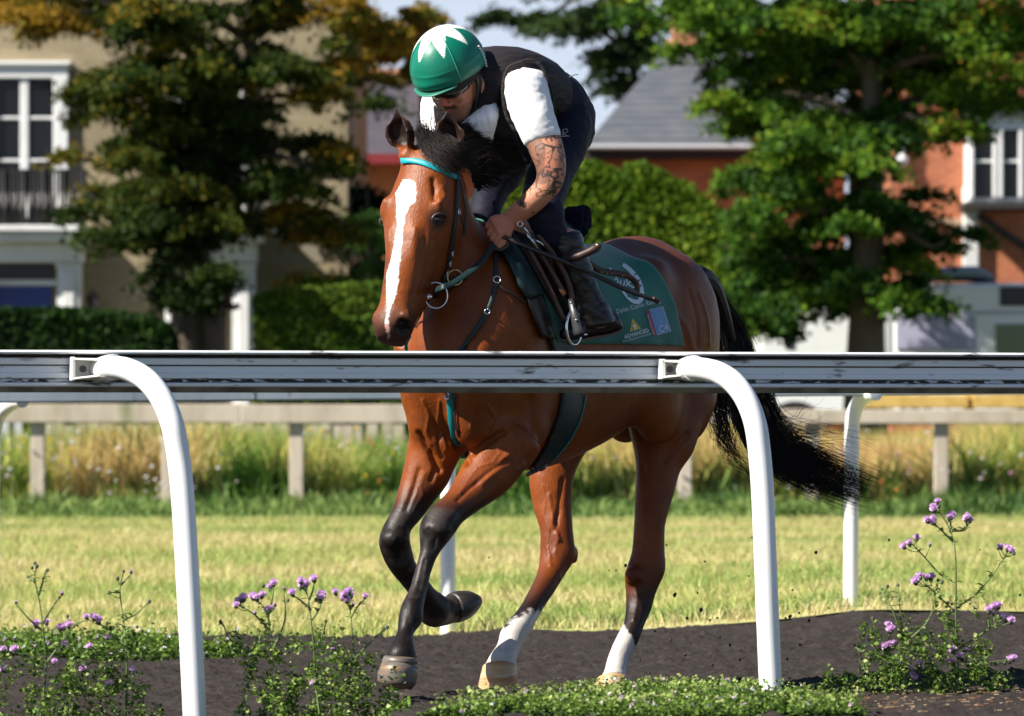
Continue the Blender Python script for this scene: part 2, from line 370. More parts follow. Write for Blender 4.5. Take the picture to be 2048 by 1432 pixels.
# ---- fine muscle / vein relief pushed along the normals
nrm = np.empty(len(V) * 3, dtype=np.float32); body_me.vertices.foreach_get('normal', nrm); nrm = nrm.reshape(-1, 3)
PX = 1024 + F * V[:, 0] / V[:, 1]; PY = YH - F * (V[:, 2] - HC) / V[:, 1]
L_u = (V[:, 0] - OX) * hD.x + (V[:, 1] - OY) * hD.y; L_v = (V[:, 0] - OX) * lD.x + (V[:, 1] - OY) * lD.y; Z = V[:, 2]
ishead = (((V - np.array(W(803, 500, 16.82) - hf * .12)) ** 2).sum(1) < .42 ** 2) & (L_u > .42) & (PX < 935) & (V[:, 2] > 1.03)
front = nrm @ np.array(hf) > .0
rel = np.zeros(len(V))
def groove(pts, wid, dep, sel=None, side=None):
    """a line in the hide (u,z along the flank, or world points) pressed in (dep<0) or raised"""
    global rel
    d = np.full(len(V), 9.)
    for i in range(len(pts) - 1):
        a = np.array(pts[i]); b = np.array(pts[i + 1]); ab = b - a; t = np.clip(((V - a) @ ab) / (ab @ ab), 0, 1)
        d = np.minimum(d, np.sqrt(((V - (a + t[:, None] * ab)) ** 2).sum(1)))
    rel += dep * np.exp(-(d / wid) ** 2)
def bvh_of(me):
    bm = bmesh.new(); bm.from_mesh(me); t = BVHTree.FromBMesh(bm); bm.free(); return t
EYE = Vector((0, 0, HC))
bvh = bvh_of(body_me)
def cast(px, py, off=0.0, tree=None, maxd=None):
    d = (W(px, py, 17) - EYE).normalized(); h = (tree or bvh).ray_cast(EYE, d)
    if h[0] is None: return None
    nn = h[1] if h[1].dot(d) < 0 else -h[1]
    return h[0] + nn * off, nn
def cp(pts):
    r = [cast(x, y) for (x, y) in pts]; return [q[0] for q in r if q]
groove(cp([(903, 800), (906, 850), (916, 890), (935, 925)]), .012, -.022)
groove(cp([(1008, 862), (975, 885), (948, 905), (930, 915)]), .011, -.020)
groove(cp([(838, 868), (852, 895), (868, 915), (880, 940)]), .010, -.018)
groove(cp([(860, 905), (872, 935), (862, 960)]), .008, -.010)
groove(cp([(1012, 922), (975, 948), (940, 975), (915, 1000)]), .008, -.008)
groove(cp([(1040, 880), (1000, 930), (965, 965)]), .012, .006)
groove(cp([(838, 940), (825, 985), (812, 1020)]), .008, -.007)
groove(cp([(1062, 800), (1066, 860), (1055, 920)]), .014, -.008)
groove(cp([(1098, 990), (1105, 1040), (1118, 1080)]), .007, .006)
groove(cp([(1125, 960), (1118, 1020), (1110, 1060)]), .009, -.007)
groove(cp([(1095, 1095), (1100, 1130), (1120, 1160)]), .006, .006)
groove(cp([(1285, 930), (1300, 1000), (1310, 1080)]), .010, -.005)
groove(cp([(1262, 1150), (1275, 1195), (1268, 1240)]), .006, .005)
groove(cp([(1330, 920), (1345, 900), (1375, 870)]), .012, -.008)
groove(cp([(1378, 580), (1395, 640), (1396, 690)]), .010, -.006)
groove(cp([(1400, 590), (1415, 640), (1418, 690)]), .010, .005)
groove(cp([(1340, 610), (1372, 650), (1385, 695)]), .016, .005)
groove(cp([(866, 360), (869, 378), (868, 398)]), .009, -.012)                    # hollow above the eye
groove(cp([(884, 375), (889, 392), (880, 405)]), .009, .006)

groove(cp([(858, 465), (850, 510), (838, 555), (828, 600)]), .006, .003)
groove(cp([(850, 478), (842, 520)]), .007, -.003)
groove(cp([(868, 480), (880, 520), (868, 560)]), .009, -.004)
groove(cp([(765, 455), (772, 470)]), .008, -.004)
groove(cp([(806, 628), (822, 640), (826, 655)]), .006, .005)
nos = cp([(804, 645), (814, 650), (817, 660), (806, 666), (799, 657), (809, 656)]); groove(nos, .012, -.020); groove(cp([(772, 677), (785, 680), (800, 679), (815, 674)]), .004, -.006)
groove(cp([(744, 632), (746, 648)]), .008, -.011)
groove(cp([(800, 1080), (790, 1100), (805, 1120)]), .01, -.004)
groove(cp([(858, 1060), (872, 1075), (868, 1095)]), .008, -.005)
groove(cp([(850, 1120), (838, 1180)]), .007, -.004)
for vp, w_, d_ in [([(845, 800), (858, 830), (852, 862), (862, 890)], .005, .004), ([(880, 800), (876, 840), (884, 870), (892, 900)], .006, .005), ([(935, 800), (948, 830), (940, 855), (955, 872)], .005, .004), ([(975, 810), (990, 835), (980, 855)], .006, .004), ([(868, 850), (880, 862), (876, 890), (884, 915)], .006, -.007),
                   ([(1000, 905), (985, 925), (955, 935), (935, 960), (920, 985)], .0035, .003), ([(850, 945), (842, 970), (846, 990), (830, 1015)], .0035, .003), ([(1085, 970), (1092, 1000), (1086, 1030), (1098, 1060), (1094, 1090)], .0035, .003), ([(1110, 1020), (1104, 1050), (1116, 1075), (1110, 1105)], .004, .0035),
                   ([(1285, 1000), (1292, 1040), (1284, 1080), (1290, 1120)], .004, .003), ([(1020, 850), (1038, 870), (1046, 900), (1040, 930)], .008, -.006), ([(820, 430), (824, 452), (818, 470)], .003, .001), ([(846, 500), (838, 530), (842, 556), (832, 585)], .003, .002), ([(862, 520), (858, 545), (848, 570)], .003, .002)]:
    vq = cp(vp)
    if len(vq) > 1: groove(vq, w_, d_)
rel += (fbm(V, 9, 3) - .5) * .006 + (fbm(V, 30, 5) - .5) * .0016
V2 = V + nrm * rel[:, None]
body_me.vertices.foreach_set('co', V2.astype(np.float32).ravel()); body_me.update()
# ---- coat colours: black points, blaze, socks, muzzle
nz1 = fbm(V, 7, 11); nz2 = fbm(V, 45, 12)
cols = np.tile(np.array([.245, .056, .006]), (len(V), 1))
cols = mixc(cols, (.12, .022, .004), ss(.45, .75, nz1) * .55)
cols = mixc(cols, (.31, .092, .013), ss(.35, .2, nz1) * .4)
cols = mixc(cols, (.085, .022, .010), ss(1.30, 1.52, Z) * (~ishead) * ss(.35, -.1, L_u) * .8)  # upper back and rump coloured darker towards the top
PXs = PX + (nz2 - .5) * 9; PYs = PY + (nz2 - .5) * 9
black = (.010, .006, .005)
fore = (L_u > -.02) & (Z < .80) & (PX < 1000) & ~ishead & ~((PX > 930) & (Z < .33))
cols = np.where(fore[:, None], mixc(cols, black, ss(.70, .56, Z + (nz1 - .5) * .12)), cols)
hind = (~fore) & (Z < .8) & (PX > 900) & ~ishead
cols = np.where(hind[:, None], mixc(cols, (.05, .014, .006), ss(.44, .22, Z + (nz1 - .5) * .12)), cols)
cols = np.where(hind[:, None], mixc(cols, black, ss(.30, .19, Z + (nz1 - .5) * .08) * np.where(PX > 1200, .85, 1.0)), cols)
dust = ss(.52, .68, fbm(V, 16, 91, 4)) * ss(.06, .02, cols.max(1)) * .55; cols = mixc(cols, (.075, .060, .055), dust)
wl = .185 + (nz2 - .5) * .05 + np.clip((PX - 1035) / 1200, -.03, .02)
cols = np.where((hind & (PX < 1130))[:, None], mixc(cols, (.62, .58, .54), ss(0.010, -.010, Z - wl - (fbm(V, 80, 92, 2) - .5) * .04)), cols)
dz = .155 + (nz2 - .5) * .04 - np.clip((PX - 1250) / 300, -.05, .08)
cols = np.where((hind & (PX > 1150))[:, None], mixc(cols, (.60, .57, .54), ss(0.006, -.006, Z - dz)), cols)
# belly and groin midline coloured darker
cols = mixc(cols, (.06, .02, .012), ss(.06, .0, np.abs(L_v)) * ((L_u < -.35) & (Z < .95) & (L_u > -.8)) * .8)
# head
hm = ishead & (V[:, 1] < 16.90)
cols = np.where(hm[:, None], mixc(cols, (.035, .024, .022), ss(1.29, 1.19, Z + (nz1 - .5) * .10) * .85), cols)
def near(c, r0, r1):
    c = np.array(c); return ss(r1, r0, np.sqrt(((V - c) ** 2).sum(1)))
for n_ in nos: cols = mixc(cols, (.008, .006, .006), near(n_, .010, .023))  # nostril hollows painted black to stand for their inner darkness
for q in cp([(744, 632), (746, 648)]): cols = mixc(cols, (.01, .008, .008), near(q, .006, .012))
eyeL = cast(876, 437)[0]
cols = mixc(cols, (.03, .016, .012), near(eyeL, .02, .055) * .85)
blz = [(791, 378), (794, 366), (806, 359), (822, 360), (830, 366), (833, 385), (832, 400), (818, 414), (810, 432), (808, 448), (805, 470), (803, 500), (799, 525), (797, 548), (795, 575), (792, 590), (784, 606), (780, 620), (777, 634),
       (779, 650), (781, 678), (775, 680), (772, 660), (769, 645), (773, 625), (774, 600), (772, 575), (772, 552), (777, 535), (784, 505), (789, 478), (794, 455), (794, 432), (793, 415), (791, 398)]
bz = inpoly(PX + (nz2 - .5) * 4, PY + (nz2 - .5) * 4, blz) & ishead & (V[:, 1] < 16.9) & (nrm @ np.array(hf) > -.35)
cols = np.where(bz[:, None], np.array([.80, .77, .74])[None], cols)
pk = bz & (PY > 648); cols = np.where(pk[:, None], np.array([.62, .33, .27])[None], cols)
# ears: dark inside
er = (Z > W(0, 298, 16.9).z) & ishead | ((PY < 300) & (PX < 925) & (L_u > .4))
cols = np.where(er[:, None], mixc(cols, (.022, .010, .008), np.clip((nrm @ np.array(earf)) * 1.4 + .25, 0, 1) * ss(300, 285, PY)), cols)
cols *= (0.68 + .30 * nz2)[:, None]
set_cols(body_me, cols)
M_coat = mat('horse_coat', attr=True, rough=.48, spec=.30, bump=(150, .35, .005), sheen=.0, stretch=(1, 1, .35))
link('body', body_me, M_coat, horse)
bvh = bvh_of(body_me)
# eyes
M_eye = mat('eye', (.01, .006, .005), rough=.05, spec=.8, coat=1)
e = MB(); q = cast(877, 438)[0] - hr * .012 + hf * .001; e.ell(q, (.017, 0, 0), (0, .017, 0), (0, 0, .013)); e.build('eye', M_eye, horse, True)
q = hpnt(812, 438, 16.84, .075, -.120); e = MB(); e.ell(q, (.016, 0, 0), (0, .018, 0), (0, 0, .016)); e.build('eye', M_eye, horse, True)
M_lid = mat('eyelid', (.018, .010, .008), rough=.5)
e = MB()
def facecurve(pts, off): return [cast(x, y, off)[0] for (x, y) in pts if cast(x, y)]
e.tube(facecurve([(864, 438), (870, 430), (879, 427), (888, 430), (891, 434)], .004), .0055, n=8)
e.tube(facecurve([(864, 439), (871, 446), (880, 448), (888, 443)], .003), .0035, n=8)
e.build('eyelid', M_lid, horse, True)
# hooves
def hoof(edges, mt, nm='hoof', lab=None):
    h_ = MB(); h_.loft(tr(edges), n=24, k=3, cap=.12); return h_.build(nm, mt, horse, True, label=lab)
def hoofmat(nm, c1, c2, c3):
    m = mat(nm, c1, rough=.45, noise=(9, c2, .4, .6), dirt=(c3, 30, .5, .72), bump=(60, .3, .004), stretch=(.25, .25, 2.2)); return m
H1 = hoofmat('hoof_grey', (.14, .125, .11), (.075, .06, .05), (.26, .15, .07))
hoof([(768, 1312, 835, 1317, 16.56, 1.1), (765, 1318, 836, 1324, 16.56, 1.12), (764, 1324, 834, 1329, 16.56, 1.08), (761, 1330, 836, 1335, 16.56, 1.13), (760, 1336, 834, 1341, 16.56, 1.09), (756, 1343, 836, 1348, 16.55, 1.15), (755, 1354, 834, 1358, 16.55, 1.15), (757, 1364, 832, 1368, 16.55, 1.15), (768, 1376, 823, 1379, 16.55, 1.1)], H1)
H2 = hoofmat('hoof_tan', (.52, .34, .17), (.36, .18, .07), (.62, .5, .36))
hoof([(965, 1334, 1034, 1334, 17.46, 1.15), (961, 1350, 1035, 1348, 17.45, 1.15), (957, 1368, 1034, 1366, 17.45, 1.15), (956, 1381, 1032, 1380, 17.45, 1.15)], H2, lab='pale tan hoof under the white sock')
H3 = hoofmat('hoof_black', (.03, .024, .022), (.05, .04, .035), (.012, .01, .01))
hoof([(908, 1246, 903, 1186, 17.34, 1.05), (925, 1243, 912, 1182, 17.36, 1.08), (944, 1231, 930, 1182, 17.39, 1.15), (956, 1215, 946, 1189, 17.42, 1.3)], H3, lab='black hoof of the folded foreleg')
hoof([(1194, 1358, 1260, 1358, 17.66, 1.15), (1189, 1372, 1262, 1374, 17.65, 1.15), (1186, 1386, 1262, 1388, 17.65, 1.15)], H2)
sh = MB(); sh.tube([W(957, 1381, 17.40), W(968, 1384, 17.25), W(992, 1386, 17.2), (W(1016, 1384, 17.25)), W(1032, 1381, 17.4)], .006, n=6); sh.build('horseshoe', mat('steel', (.5, .5, .5), .4, 1), horse, True)
# ================================================================== hair
def strands(name, P, r0, mt, parent=None, r1=.15):
    """P (n,K,3) hair paths, tapered three-sided"""
    P = np.asarray(P, dtype=np.float64); n, K, _ = P.shape
    T_ = np.gradient(P, axis=1); T_ /= np.linalg.norm(T_, axis=2, keepdims=True) + 1e-9
    ref = np.array([.3, -1, .2]); A = np.cross(T_, ref); A /= np.linalg.norm(A, axis=2, keepdims=True) + 1e-9; B = np.cross(T_, A)
    t = np.linspace(0, 1, K); rad = (np.minimum(1, .5 + t * 6) * (1 - t ** 2.2 * (1 - r1)))[None, :, None] * np.asarray(r0).reshape(-1, 1, 1)
    Vv = []
    for k in range(3):
        a = 2 * math.pi * k / 3; Vv.append(P + (A * math.cos(a) + B * math.sin(a)) * rad)
    Vv = np.stack(Vv, 2).reshape(-1, 3)
    i = np.arange(n)[:, None] * K * 3 + np.arange(K - 1)[None] * 3; i = i.ravel(); fs = []
    for k in range(3):
        k2 = (k + 1) % 3; fs.append(np.stack([i + k, i + k2, i + k2 + 3, i + k + 3], 1))
    return np_mesh(name, Vv, np.concatenate(fs), mt, smooth=True, parent=parent)
def flow(roots, mids, K, n, spread, jit, curl=.006, cf=3.0, seed=1, lenv=(.7, 1.0)):
    """n paths interpolated along guide polylines ; roots+mids = guides (g, m, 3)"""
    r = np.random.default_rng(seed); G = np.array([[tuple(p) for p in g] for g in roots]); g, m, _ = G.shape
    out = np.empty((n, K, 3)); tk = np.linspace(0, 1, K)
    gi = r.random(n) * (g - 1); i0 = np.minimum(gi.astype(int), g - 2); f = (gi - i0)[:, None, None]
    Q = G[i0] * (1 - f) + G[i0 + 1] * f                          # n,m,3
    L = r.uniform(*lenv, n)
    off = r.normal(size=(n, 3)) * spread; tipo = r.normal(size=(n, 3)) * jit
    ph = r.random(n) * 6.28; ph2 = r.random(n) * 6.28
    for k in range(K):
        t = tk[k] * L * (m - 1); i = np.minimum(t.astype(int), m - 2); u = (t - i)[:, None]
        p0 = Q[np.arange(n), np.maximum(i - 1, 0)]; p1 = Q[np.arange(n), i]; p2 = Q[np.arange(n), i + 1]; p3 = Q[np.arange(n), np.minimum(i + 2, m - 1)]
        c = .5 * (2 * p1 + (p2 - p0) * u + (2 * p0 - 5 * p1 + 4 * p2 - p3) * u * u + (3 * p1 - p0 - 3 * p2 + p3) * u ** 3)
        s_ = tk[k]; w_ = curl * s_
        c = c + off * min(1, .35 + s_) + tipo * s_ ** 1.6 + np.stack([np.sin(cf * 6.28 * s_ + ph), np.cos(cf * 5 * s_ + ph2), np.sin(cf * 5.3 * s_ + ph2)], 1) * w_
        out[:, k] = c
    return out
M_hair = mat('black_hair', (.010, .007, .006), rough=.5, spec=.3, noise=(38, (.045, .022, .013), .55, .75))
g = [[W(1404, 545, 18.42), W(1436, 610, 18.62), W(1452, 690, 18.66), W(1462, 790, 18.66), W(1500, 890, 18.66), W(1590, 965, 18.66), W(1735, 1022, 18.66)],
     [W(1406, 540, 18.44), W(1450, 610, 18.68), W(1476, 690, 18.70), W(1492, 790, 18.70), W(1532, 880, 18.70), W(1625, 945, 18.70), W(1755, 995, 18.70)],
     [W(1408, 538, 18.46), W(1460, 612, 18.72), W(1494, 690, 18.74), W(1522, 790, 18.74), W(1568, 865, 18.74), W(1650, 910, 18.74), W(1760, 962, 18.74)]]
tail = flow(g, None, 22, 1500, .007, .022, curl=.008, seed=3, lenv=(.80, 1.0))
g2 = [[W(1408, 540, 18.44), W(1470, 640, 18.7), W(1530, 800, 18.7), W(1580, 880, 18.7), W(1680, 905, 18.7), W(1775, 960, 18.7)],
      [W(1408, 540, 18.44), W(1475, 640, 18.7), W(1540, 800, 18.7), W(1590, 860, 18.7), W(1665, 870, 18.7), W(1765, 900, 18.7)],
      [W(1408, 540, 18.44), W(1480, 660, 18.7), W(1538, 780, 18.7), W(1570, 850, 18.7), W(1610, 840, 18.7), W(1650, 815, 18.7)]]
tail2 = flow(g2, None, 22, 60, .012, .030, curl=.018, seed=4, lenv=(.8, 1.0))
g3 = [[W(1404, 540, 18.42), W(1432, 640, 18.6), W(1432, 760, 18.6), W(1425, 830, 18.6), W(1450, 890, 18.6), W(1500, 930, 18.6)],
      [W(1404, 540, 18.42), W(1440, 640, 18.6), W(1448, 760, 18.6), W(1458, 860, 18.6), W(1475, 930, 18.6), W(1520, 975, 18.6)]]
tail3 = flow(g3, None, 22, 160, .010, .012, curl=.022, seed=5, lenv=(.75, 1.0))
dock = MB(); dock.tube([HP(-1.10, 0, 1.44), W(1408, 560, 18.5), W(1436, 610, 18.60), W(1462, 680, 18.67)], [.045, .045, .038, .02], n=12)
dk = dock.me('d'); dk.transform(Matrix.Identity(4))
t_ = strands('tail', np.concatenate([tail, tail2, tail3]), RNG.uniform(.0011, .0019, 1720), M_hair, horse)
link('dock', dk, M_hair, horse)
# mane blown back along the neck ; forelock swept across the poll
cr = [W(862, 284, 17.0), W(890, 280, 17.02), W(922, 300, 17.03), W(944, 345, 17.05), W(954, 378, 17.08)]
tp = [[W(905, 262, 17.05), W(965, 248, 17.10), W(1035, 256, 17.15)], [W(935, 276, 17.07), W(990, 270, 17.12), W(1052, 280, 17.15)], [W(955, 290, 17.07), W(1000, 300, 17.12), W(1048, 312, 17.15)],
      [W(970, 322, 17.08), W(1005, 330, 17.1), W(1040, 338, 17.12)], [W(966, 366, 17.08), W(980, 372, 17.1), W(992, 378, 17.1)]]
mn = flow([[c] + t for c, t in zip(cr, tp)], None, 12, 2600, .012, .010, curl=.003, seed=6, lenv=(.45, 1.0))
up_ = flow([[W(868, 285, 16.97), W(866, 250, 17.0), W(872, 222, 17.02), W(882, 205, 17.03)], [W(900, 285, 16.97), W(905, 250, 17.0), W(915, 225, 17.02), W(928, 215, 17.03)]], None, 12, 45, .008, .010, curl=.006, seed=8, lenv=(.45, 1.0))
strands('mane', np.concatenate([mn, up_]), RNG.uniform(.0008, .0015, 2645), M_hair, horse)
fl = flow([[W(846, 268, 16.95), W(836, 262, 16.88), W(850, 300, 16.78), W(885, 335, 16.72), W(915, 350, 16.72)],
           [W(860, 270, 16.95), W(862, 270, 16.86), W(880, 295, 16.76), W(908, 322, 16.74), W(940, 338, 16.78)],
           [W(875, 275, 16.95), W(895, 276, 16.86), W(915, 292, 16.82), W(940, 306, 16.84), W(960, 318, 16.9)]], None, 12, 1300, .009, .010, curl=.003, seed=9, lenv=(.55, 1.0))
fl2 = flow([[W(852, 280, 16.93), W(835, 262, 16.92), W(820, 258, 16.95)], [W(862, 270, 16.93), W(850, 250, 16.95), W(845, 240, 16.97)]], None, 8, 50, .010, .012, seed=10)
strands('forelock', np.concatenate([fl]), RNG.uniform(.0008, .0014, 1300), M_hair, horse)
strands('forelock', np.concatenate([fl2]), RNG.uniform(.0010, .0016, 50), M_hair, horse)

# ================================================================== RIDER
rider = thing('person', 'jockey in green helmet, black vest and white shirt crouching over the horse', 'person', W(1100, 480, 17.4))
fh = Vector((-.5, -.70, -.50)).normalized(); sh_ = UP.cross(fh).normalized(); uh = fh.cross(sh_).normalized(); OH = W(915, 160, 17.10)
def HF(s, f, u): return OH + sh_ * s + fh * f + uh * u
def scaled(rings, k): return [(r[0], Vector(r[1]) * k, Vector(r[2]) * k) + tuple(r[3:]) for r in rings]
torso = [(HP(.33, 0, 2.045), lD * .12, UP * .085 + hD * .02, 2.2), (HP(.25, 0, 2.05), lD * .185, UP * .115 + hD * .02, 2.4), (HP(.12, 0, 2.06), lD * .19, UP * .132, 2.4), (HP(-.02, 0, 2.055), lD * .175, UP * .13, 2.3), (HP(-.12, 0, 2.03), lD * .16, UP * .125 - hD * .02, 2.2)]
pelvis = [(HP(-.10, 0, 2.03), lD * .155, UP * .12 - hD * .03, 2.2), (HP(-.19, 0, 1.99), lD * .17, UP * .13 - hD * .06, 2.2), (HP(-.26, 0, 1.92), lD * .165, UP * .10 - hD * .10, 2.2), (HP(-.27, 0, 1.86), lD * .14, UP * .05 - hD * .11, 2.2)]
thighL = tr([(1082, 232, 1184, 236, 17.50, .9), (1078, 268, 1180, 285, 17.42, .9), (1062, 320, 1158, 335, 17.32, .9), (1048, 365, 1138, 378, 17.22, .95), (1044, 405, 1128, 412, 17.13, 1.), (1050, 435, 1132, 440, 17.08, 1.05), (1068, 468, 1142, 466, 17.10, 1.0), (1084, 500, 1152, 494, 17.13, .95), (1100, 540, 1166, 530, 17.15, .9)])
shinL = tr([(1094, 470, 1162, 466, 17.10, 1.0), (1098, 500, 1172, 492, 17.11, 1.0), (1108, 535, 1182, 525, 17.12, 1.0), (1120, 570, 1192, 560, 17.13, .95), (1133, 600, 1205, 590, 17.14, .9), (1140, 625, 1222, 618, 17.15, .9), (1144, 645, 1232, 638, 17.16, .9)])
thighR = tr([(985, 235, 1080, 245, 17.75, .9), (978, 290, 1070, 305, 17.70, .9), (965, 345, 1045, 360, 17.62, .9), (944, 390, 1012, 400, 17.55, .95), (938, 430, 1000, 436, 17.5, 1.), (950, 470, 1010, 470, 17.52, 1.), (975, 540, 1030, 540, 17.6, 1.), (990, 600, 1040, 600, 17.65, .9)])
shinR = tr([(952, 470, 1012, 470, 17.75, 1.), (970, 540, 1030, 540, 17.85, 1.), (985, 600, 1040, 600, 17.92, .9), (1000, 650, 1055, 640, 17.95, .9)])
armL = tr([(1018, 118, 1080, 128, 17.10, 1.0), (1011, 165, 1090, 158, 17.05, .95), (1018, 215, 1102, 205, 17.02, .9), (1036, 258, 1112, 245, 17.0, .9), (1052, 290, 1120, 270, 17.0, .9), (1064, 318, 1129, 302, 16.98, .9), (1073, 342, 1132, 338, 16.97, .9), (1070, 362, 1123, 376, 16.97, .9), (1052, 383, 1100, 403, 16.98, .85), (1032, 402, 1073, 427, 17.0, .8), (1014, 419, 1046, 445, 17.02, .75), (1003, 430, 1032, 456, 17.03, .75)])
armR = tr([(860, 170, 915, 160, 17.36, 1.), (846, 195, 908, 190, 17.36, .95), (842, 225, 902, 222, 17.35, .9), (846, 255, 900, 255, 17.34, .9), (856, 290, 905, 292, 17.33, .9), (872, 330, 912, 332, 17.32, .9), (878, 362, 915, 352, 17.34, .9), (893, 402, 923, 386, 17.40, .8), (920, 436, 943, 418, 17.45, .75)])
def hand(mb, wrist, palm, knuck, down, across, sgn=1):
    """palm loft and five fingers closed round the reins"""
    palm, knuck, wrist = Vector(palm), Vector(knuck), Vector(wrist); ax = (knuck - wrist).normalized(); across = Vector(across).normalized(); down = Vector(down).normalized()
    nrm_ = ax.cross(across).normalized()
    mb.loft([(wrist, across * .026, nrm_ * .020), (wrist.lerp(knuck, .35), across * .032, nrm_ * .020), (wrist.lerp(knuck, .7), across * .040, nrm_ * .019), (knuck, across * .041, nrm_ * .016)], n=16, k=3, cap=.5, p=2.4)
    for i in range(4):
        o = across * (.031 - .0205 * i); ln = (.92, 1.0, .96, .80)[i]; r = (.0092, .0095, .0092, .0082)[i]
        k0 = knuck + o * 1.08 - ax * .008; k1 = k0 + (ax * .55 + down * .83) * .034 * ln; k2 = k1 + (down * .75 - ax * .66) * .026 * ln; k3 = k2 + (-ax * .9 + down * .1) * .020 * ln
        mb.tube([k0 - ax * .02, k0, k1, k2, k3], [r, r * 1.08, r * 1.0, r * .95, r * .8], n=10, k=3, cap=.7)
    t0 = wrist.lerp(knuck, .3) + across * .030; t1 = t0 + (across * .45 + ax * .6 + down * .55) * .035; t2 = t1 + (ax * .8 + down * .6 - across * .1) * .030; t3 = t2 + (ax * .6 + down * .5 - across * .5) * .020
    mb.tube([t0 - ax * .01, t0, t1, t2, t3], [.014, .014, .0125, .0115, .009], n=10, k=3, cap=.7)
bodyR = MB()
for r_, k_ in ((torso, .86), (pelvis, .88), (thighL, .86), (shinL, .8), (thighR, .86), (shinR, .8)): bodyR.loft(scaled(r_, k_), n=20, k=3, cap=.5)
bodyR.loft(scaled(armL[1:4], .86) + armL[4:], n=20, k=3, cap=.5); bodyR.loft(scaled(armR, .9), n=18, k=3, cap=.5)
bodyR.loft([(HP(.30, 0, 2.05), lD * .06, UP * .06), (HF(0, -.045, -.07), sh_ * .058, fh * .06), (HF(0, -.02, -.03), sh_ * .06, fh * .06)], n=16, k=3, cap=.5)
bodyR.ell(HF(0, -.01, .01), sh_ * .076, fh * .096, uh * .105)
bodyR.loft([(HF(0, .015, .03), sh_ * .070, fh * .085, 2.3), (HF(0, .022, -.02), sh_ * .067, fh * .078, 2.3), (HF(0, .028, -.06), sh_ * .060, fh * .068, 2.3), (HF(0, .035, -.09), sh_ * .048, fh * .057, 2.3), (HF(0, .042, -.112), sh_ * .034, fh * .042, 2.3)], n=20, k=4, cap=.5)
bodyR.loft([(HF(0, .090, .012), sh_ * .010, fh * .012), (HF(0, .106, -.012), sh_ * .012, fh * .014), (HF(0, .118, -.034), sh_ * .017, fh * .017), (HF(0, .104, -.046), sh_ * .016, fh * .012)], n=12, k=4, cap=.6)
for s in (-1, 1):
    bodyR.ell(HF(s * .042, .072, -.028), sh_ * .024, fh * .020, uh * .022)     # cheekbone
    bodyR.ell(HF(s * .079, -.008, -.018), sh_ * .010, fh * .020, uh * .032)    # ear
    bodyR.ell(HF(s * .015, .103, -.042), sh_ * .010, fh * .012, uh * .009)     # nostril wing
    bodyR.ell(HF(s * .034, .084, .022), sh_ * .026, fh * .013, uh * .008)      # brow
bodyR.loft([(HF(-.026, .084, -.074), sh_ * .006, uh * .003), (HF(-.010, .094, -.070), sh_ * .008, uh * .006), (HF(.010, .094, -.070), sh_ * .008, uh * .006), (HF(.026, .084, -.074), sh_ * .006, uh * .003)], n=8, k=3) if 0 else None
bodyR.ell(HF(0, .086, -.069), sh_ * .027, fh * .010, uh * .0055); bodyR.ell(HF(0, .083, -.080), sh_ * .024, fh * .012, uh * .007); bodyR.ell(HF(0, .073, -.108), sh_ * .022, fh * .018, uh * .016)
ax_ = (W(987, 452, 17.03) - W(1018, 438, 17.03)).normalized()
hand(bodyR, W(1020, 438, 17.03), W(1000, 446, 17.02), W(990, 455, 17.0), Vector((-.25, .45, -.75)).normalized(), Vector((.50, -.30, -.80)))
hand(bodyR, W(932, 428, 17.43), W(938, 440, 17.42), W(944, 454, 17.40), Vector((.3, .1, -.9)), Vector((-.5, .6, .6)))
bm_ = remeshed(bodyR, 'body', .0038, smooth=3)
V = verts_np(bm_).astype(np.float64); PX = 1024 + F * V[:, 0] / V[:, 1]; PY = YH - F * (V[:, 2] - HC) / V[:, 1]
sk = np.tile(np.array([.52, .235, .145]), (len(V), 1)); n1 = fbm(V, 12, 21); sk = mixc(sk, (.50, .17, .10), ss(.45, .7, n1) * .6)
q = V - np.array(OH); hs = q @ np.array(sh_); hfv = q @ np.array(fh); hu = q @ np.array(uh); hd_ = (np.abs(hs) < .09) & (np.abs(hfv) < .14) & (np.abs(hu) < .15)
def hspot(s, f, u, r0, r1): return ss(r1, r0, np.sqrt((hs - s) ** 2 + (hfv - f) ** 2 + (hu - u) ** 2)) * hd_
sk = mixc(sk, (.55, .12, .08), hspot(0, .12, -.034, .015, .04) * .8)
beard = ss(-.055, -.068, hu) * ss(.0, .03, hfv) * hd_; sk = mixc(sk, (.16, .09, .065), beard * .55)
sk = mixc(sk, (.05, .028, .02), (ss(.012, .006, np.abs(hu + .059)) * ss(.034, .026, np.abs(hs)) * (hfv > .06) * hd_) * .85)
sk = mixc(sk, (.42, .12, .10), (ss(.011, .006, np.abs(hu + .074)) * ss(.026, .020, np.abs(hs)) * (hfv > .06) * hd_) * .9)
# tattoos on the left arm between sleeve and wrist
arm = inpoly(PX, PY, [(1045, 270), (1125, 250), (1140, 330), (1128, 385), (1100, 408), (1066, 428), (1038, 412), (1030, 400), (1060, 350)]) & (V[:, 1] < 17.15)
a1 = fbm(V, 26, 31, 3); a2 = fbm(V + 3.1, 38, 33, 2); a3 = fbm(V + 7, 14, 35, 2)
ink = np.maximum(ss(.055, .018, np.abs(a1 - .5)), ss(.050, .014, np.abs(a2 - .48))); ink = np.maximum(ink, ss(.52, .60, a3) * .6)
edge = ss(.30, .42, fbm(V, 20, 37, 2) + (405 - PY) / 120)
sk = mixc(sk, (.018, .024, .026), ink * arm * np.clip(edge, 0, 1) * .92)
hnd = inpoly(PX, PY, [(960, 425), (1030, 415), (1060, 430), (1030, 470), (1010, 500), (965, 490)]); sk = mixc(sk, (.55, .17, .11), hnd * .5)
set_cols(bm_, sk)
M_skin = mat('skin', attr=True, rough=.5, spec=.4, bump=(160, .15, .002), sss=.12)
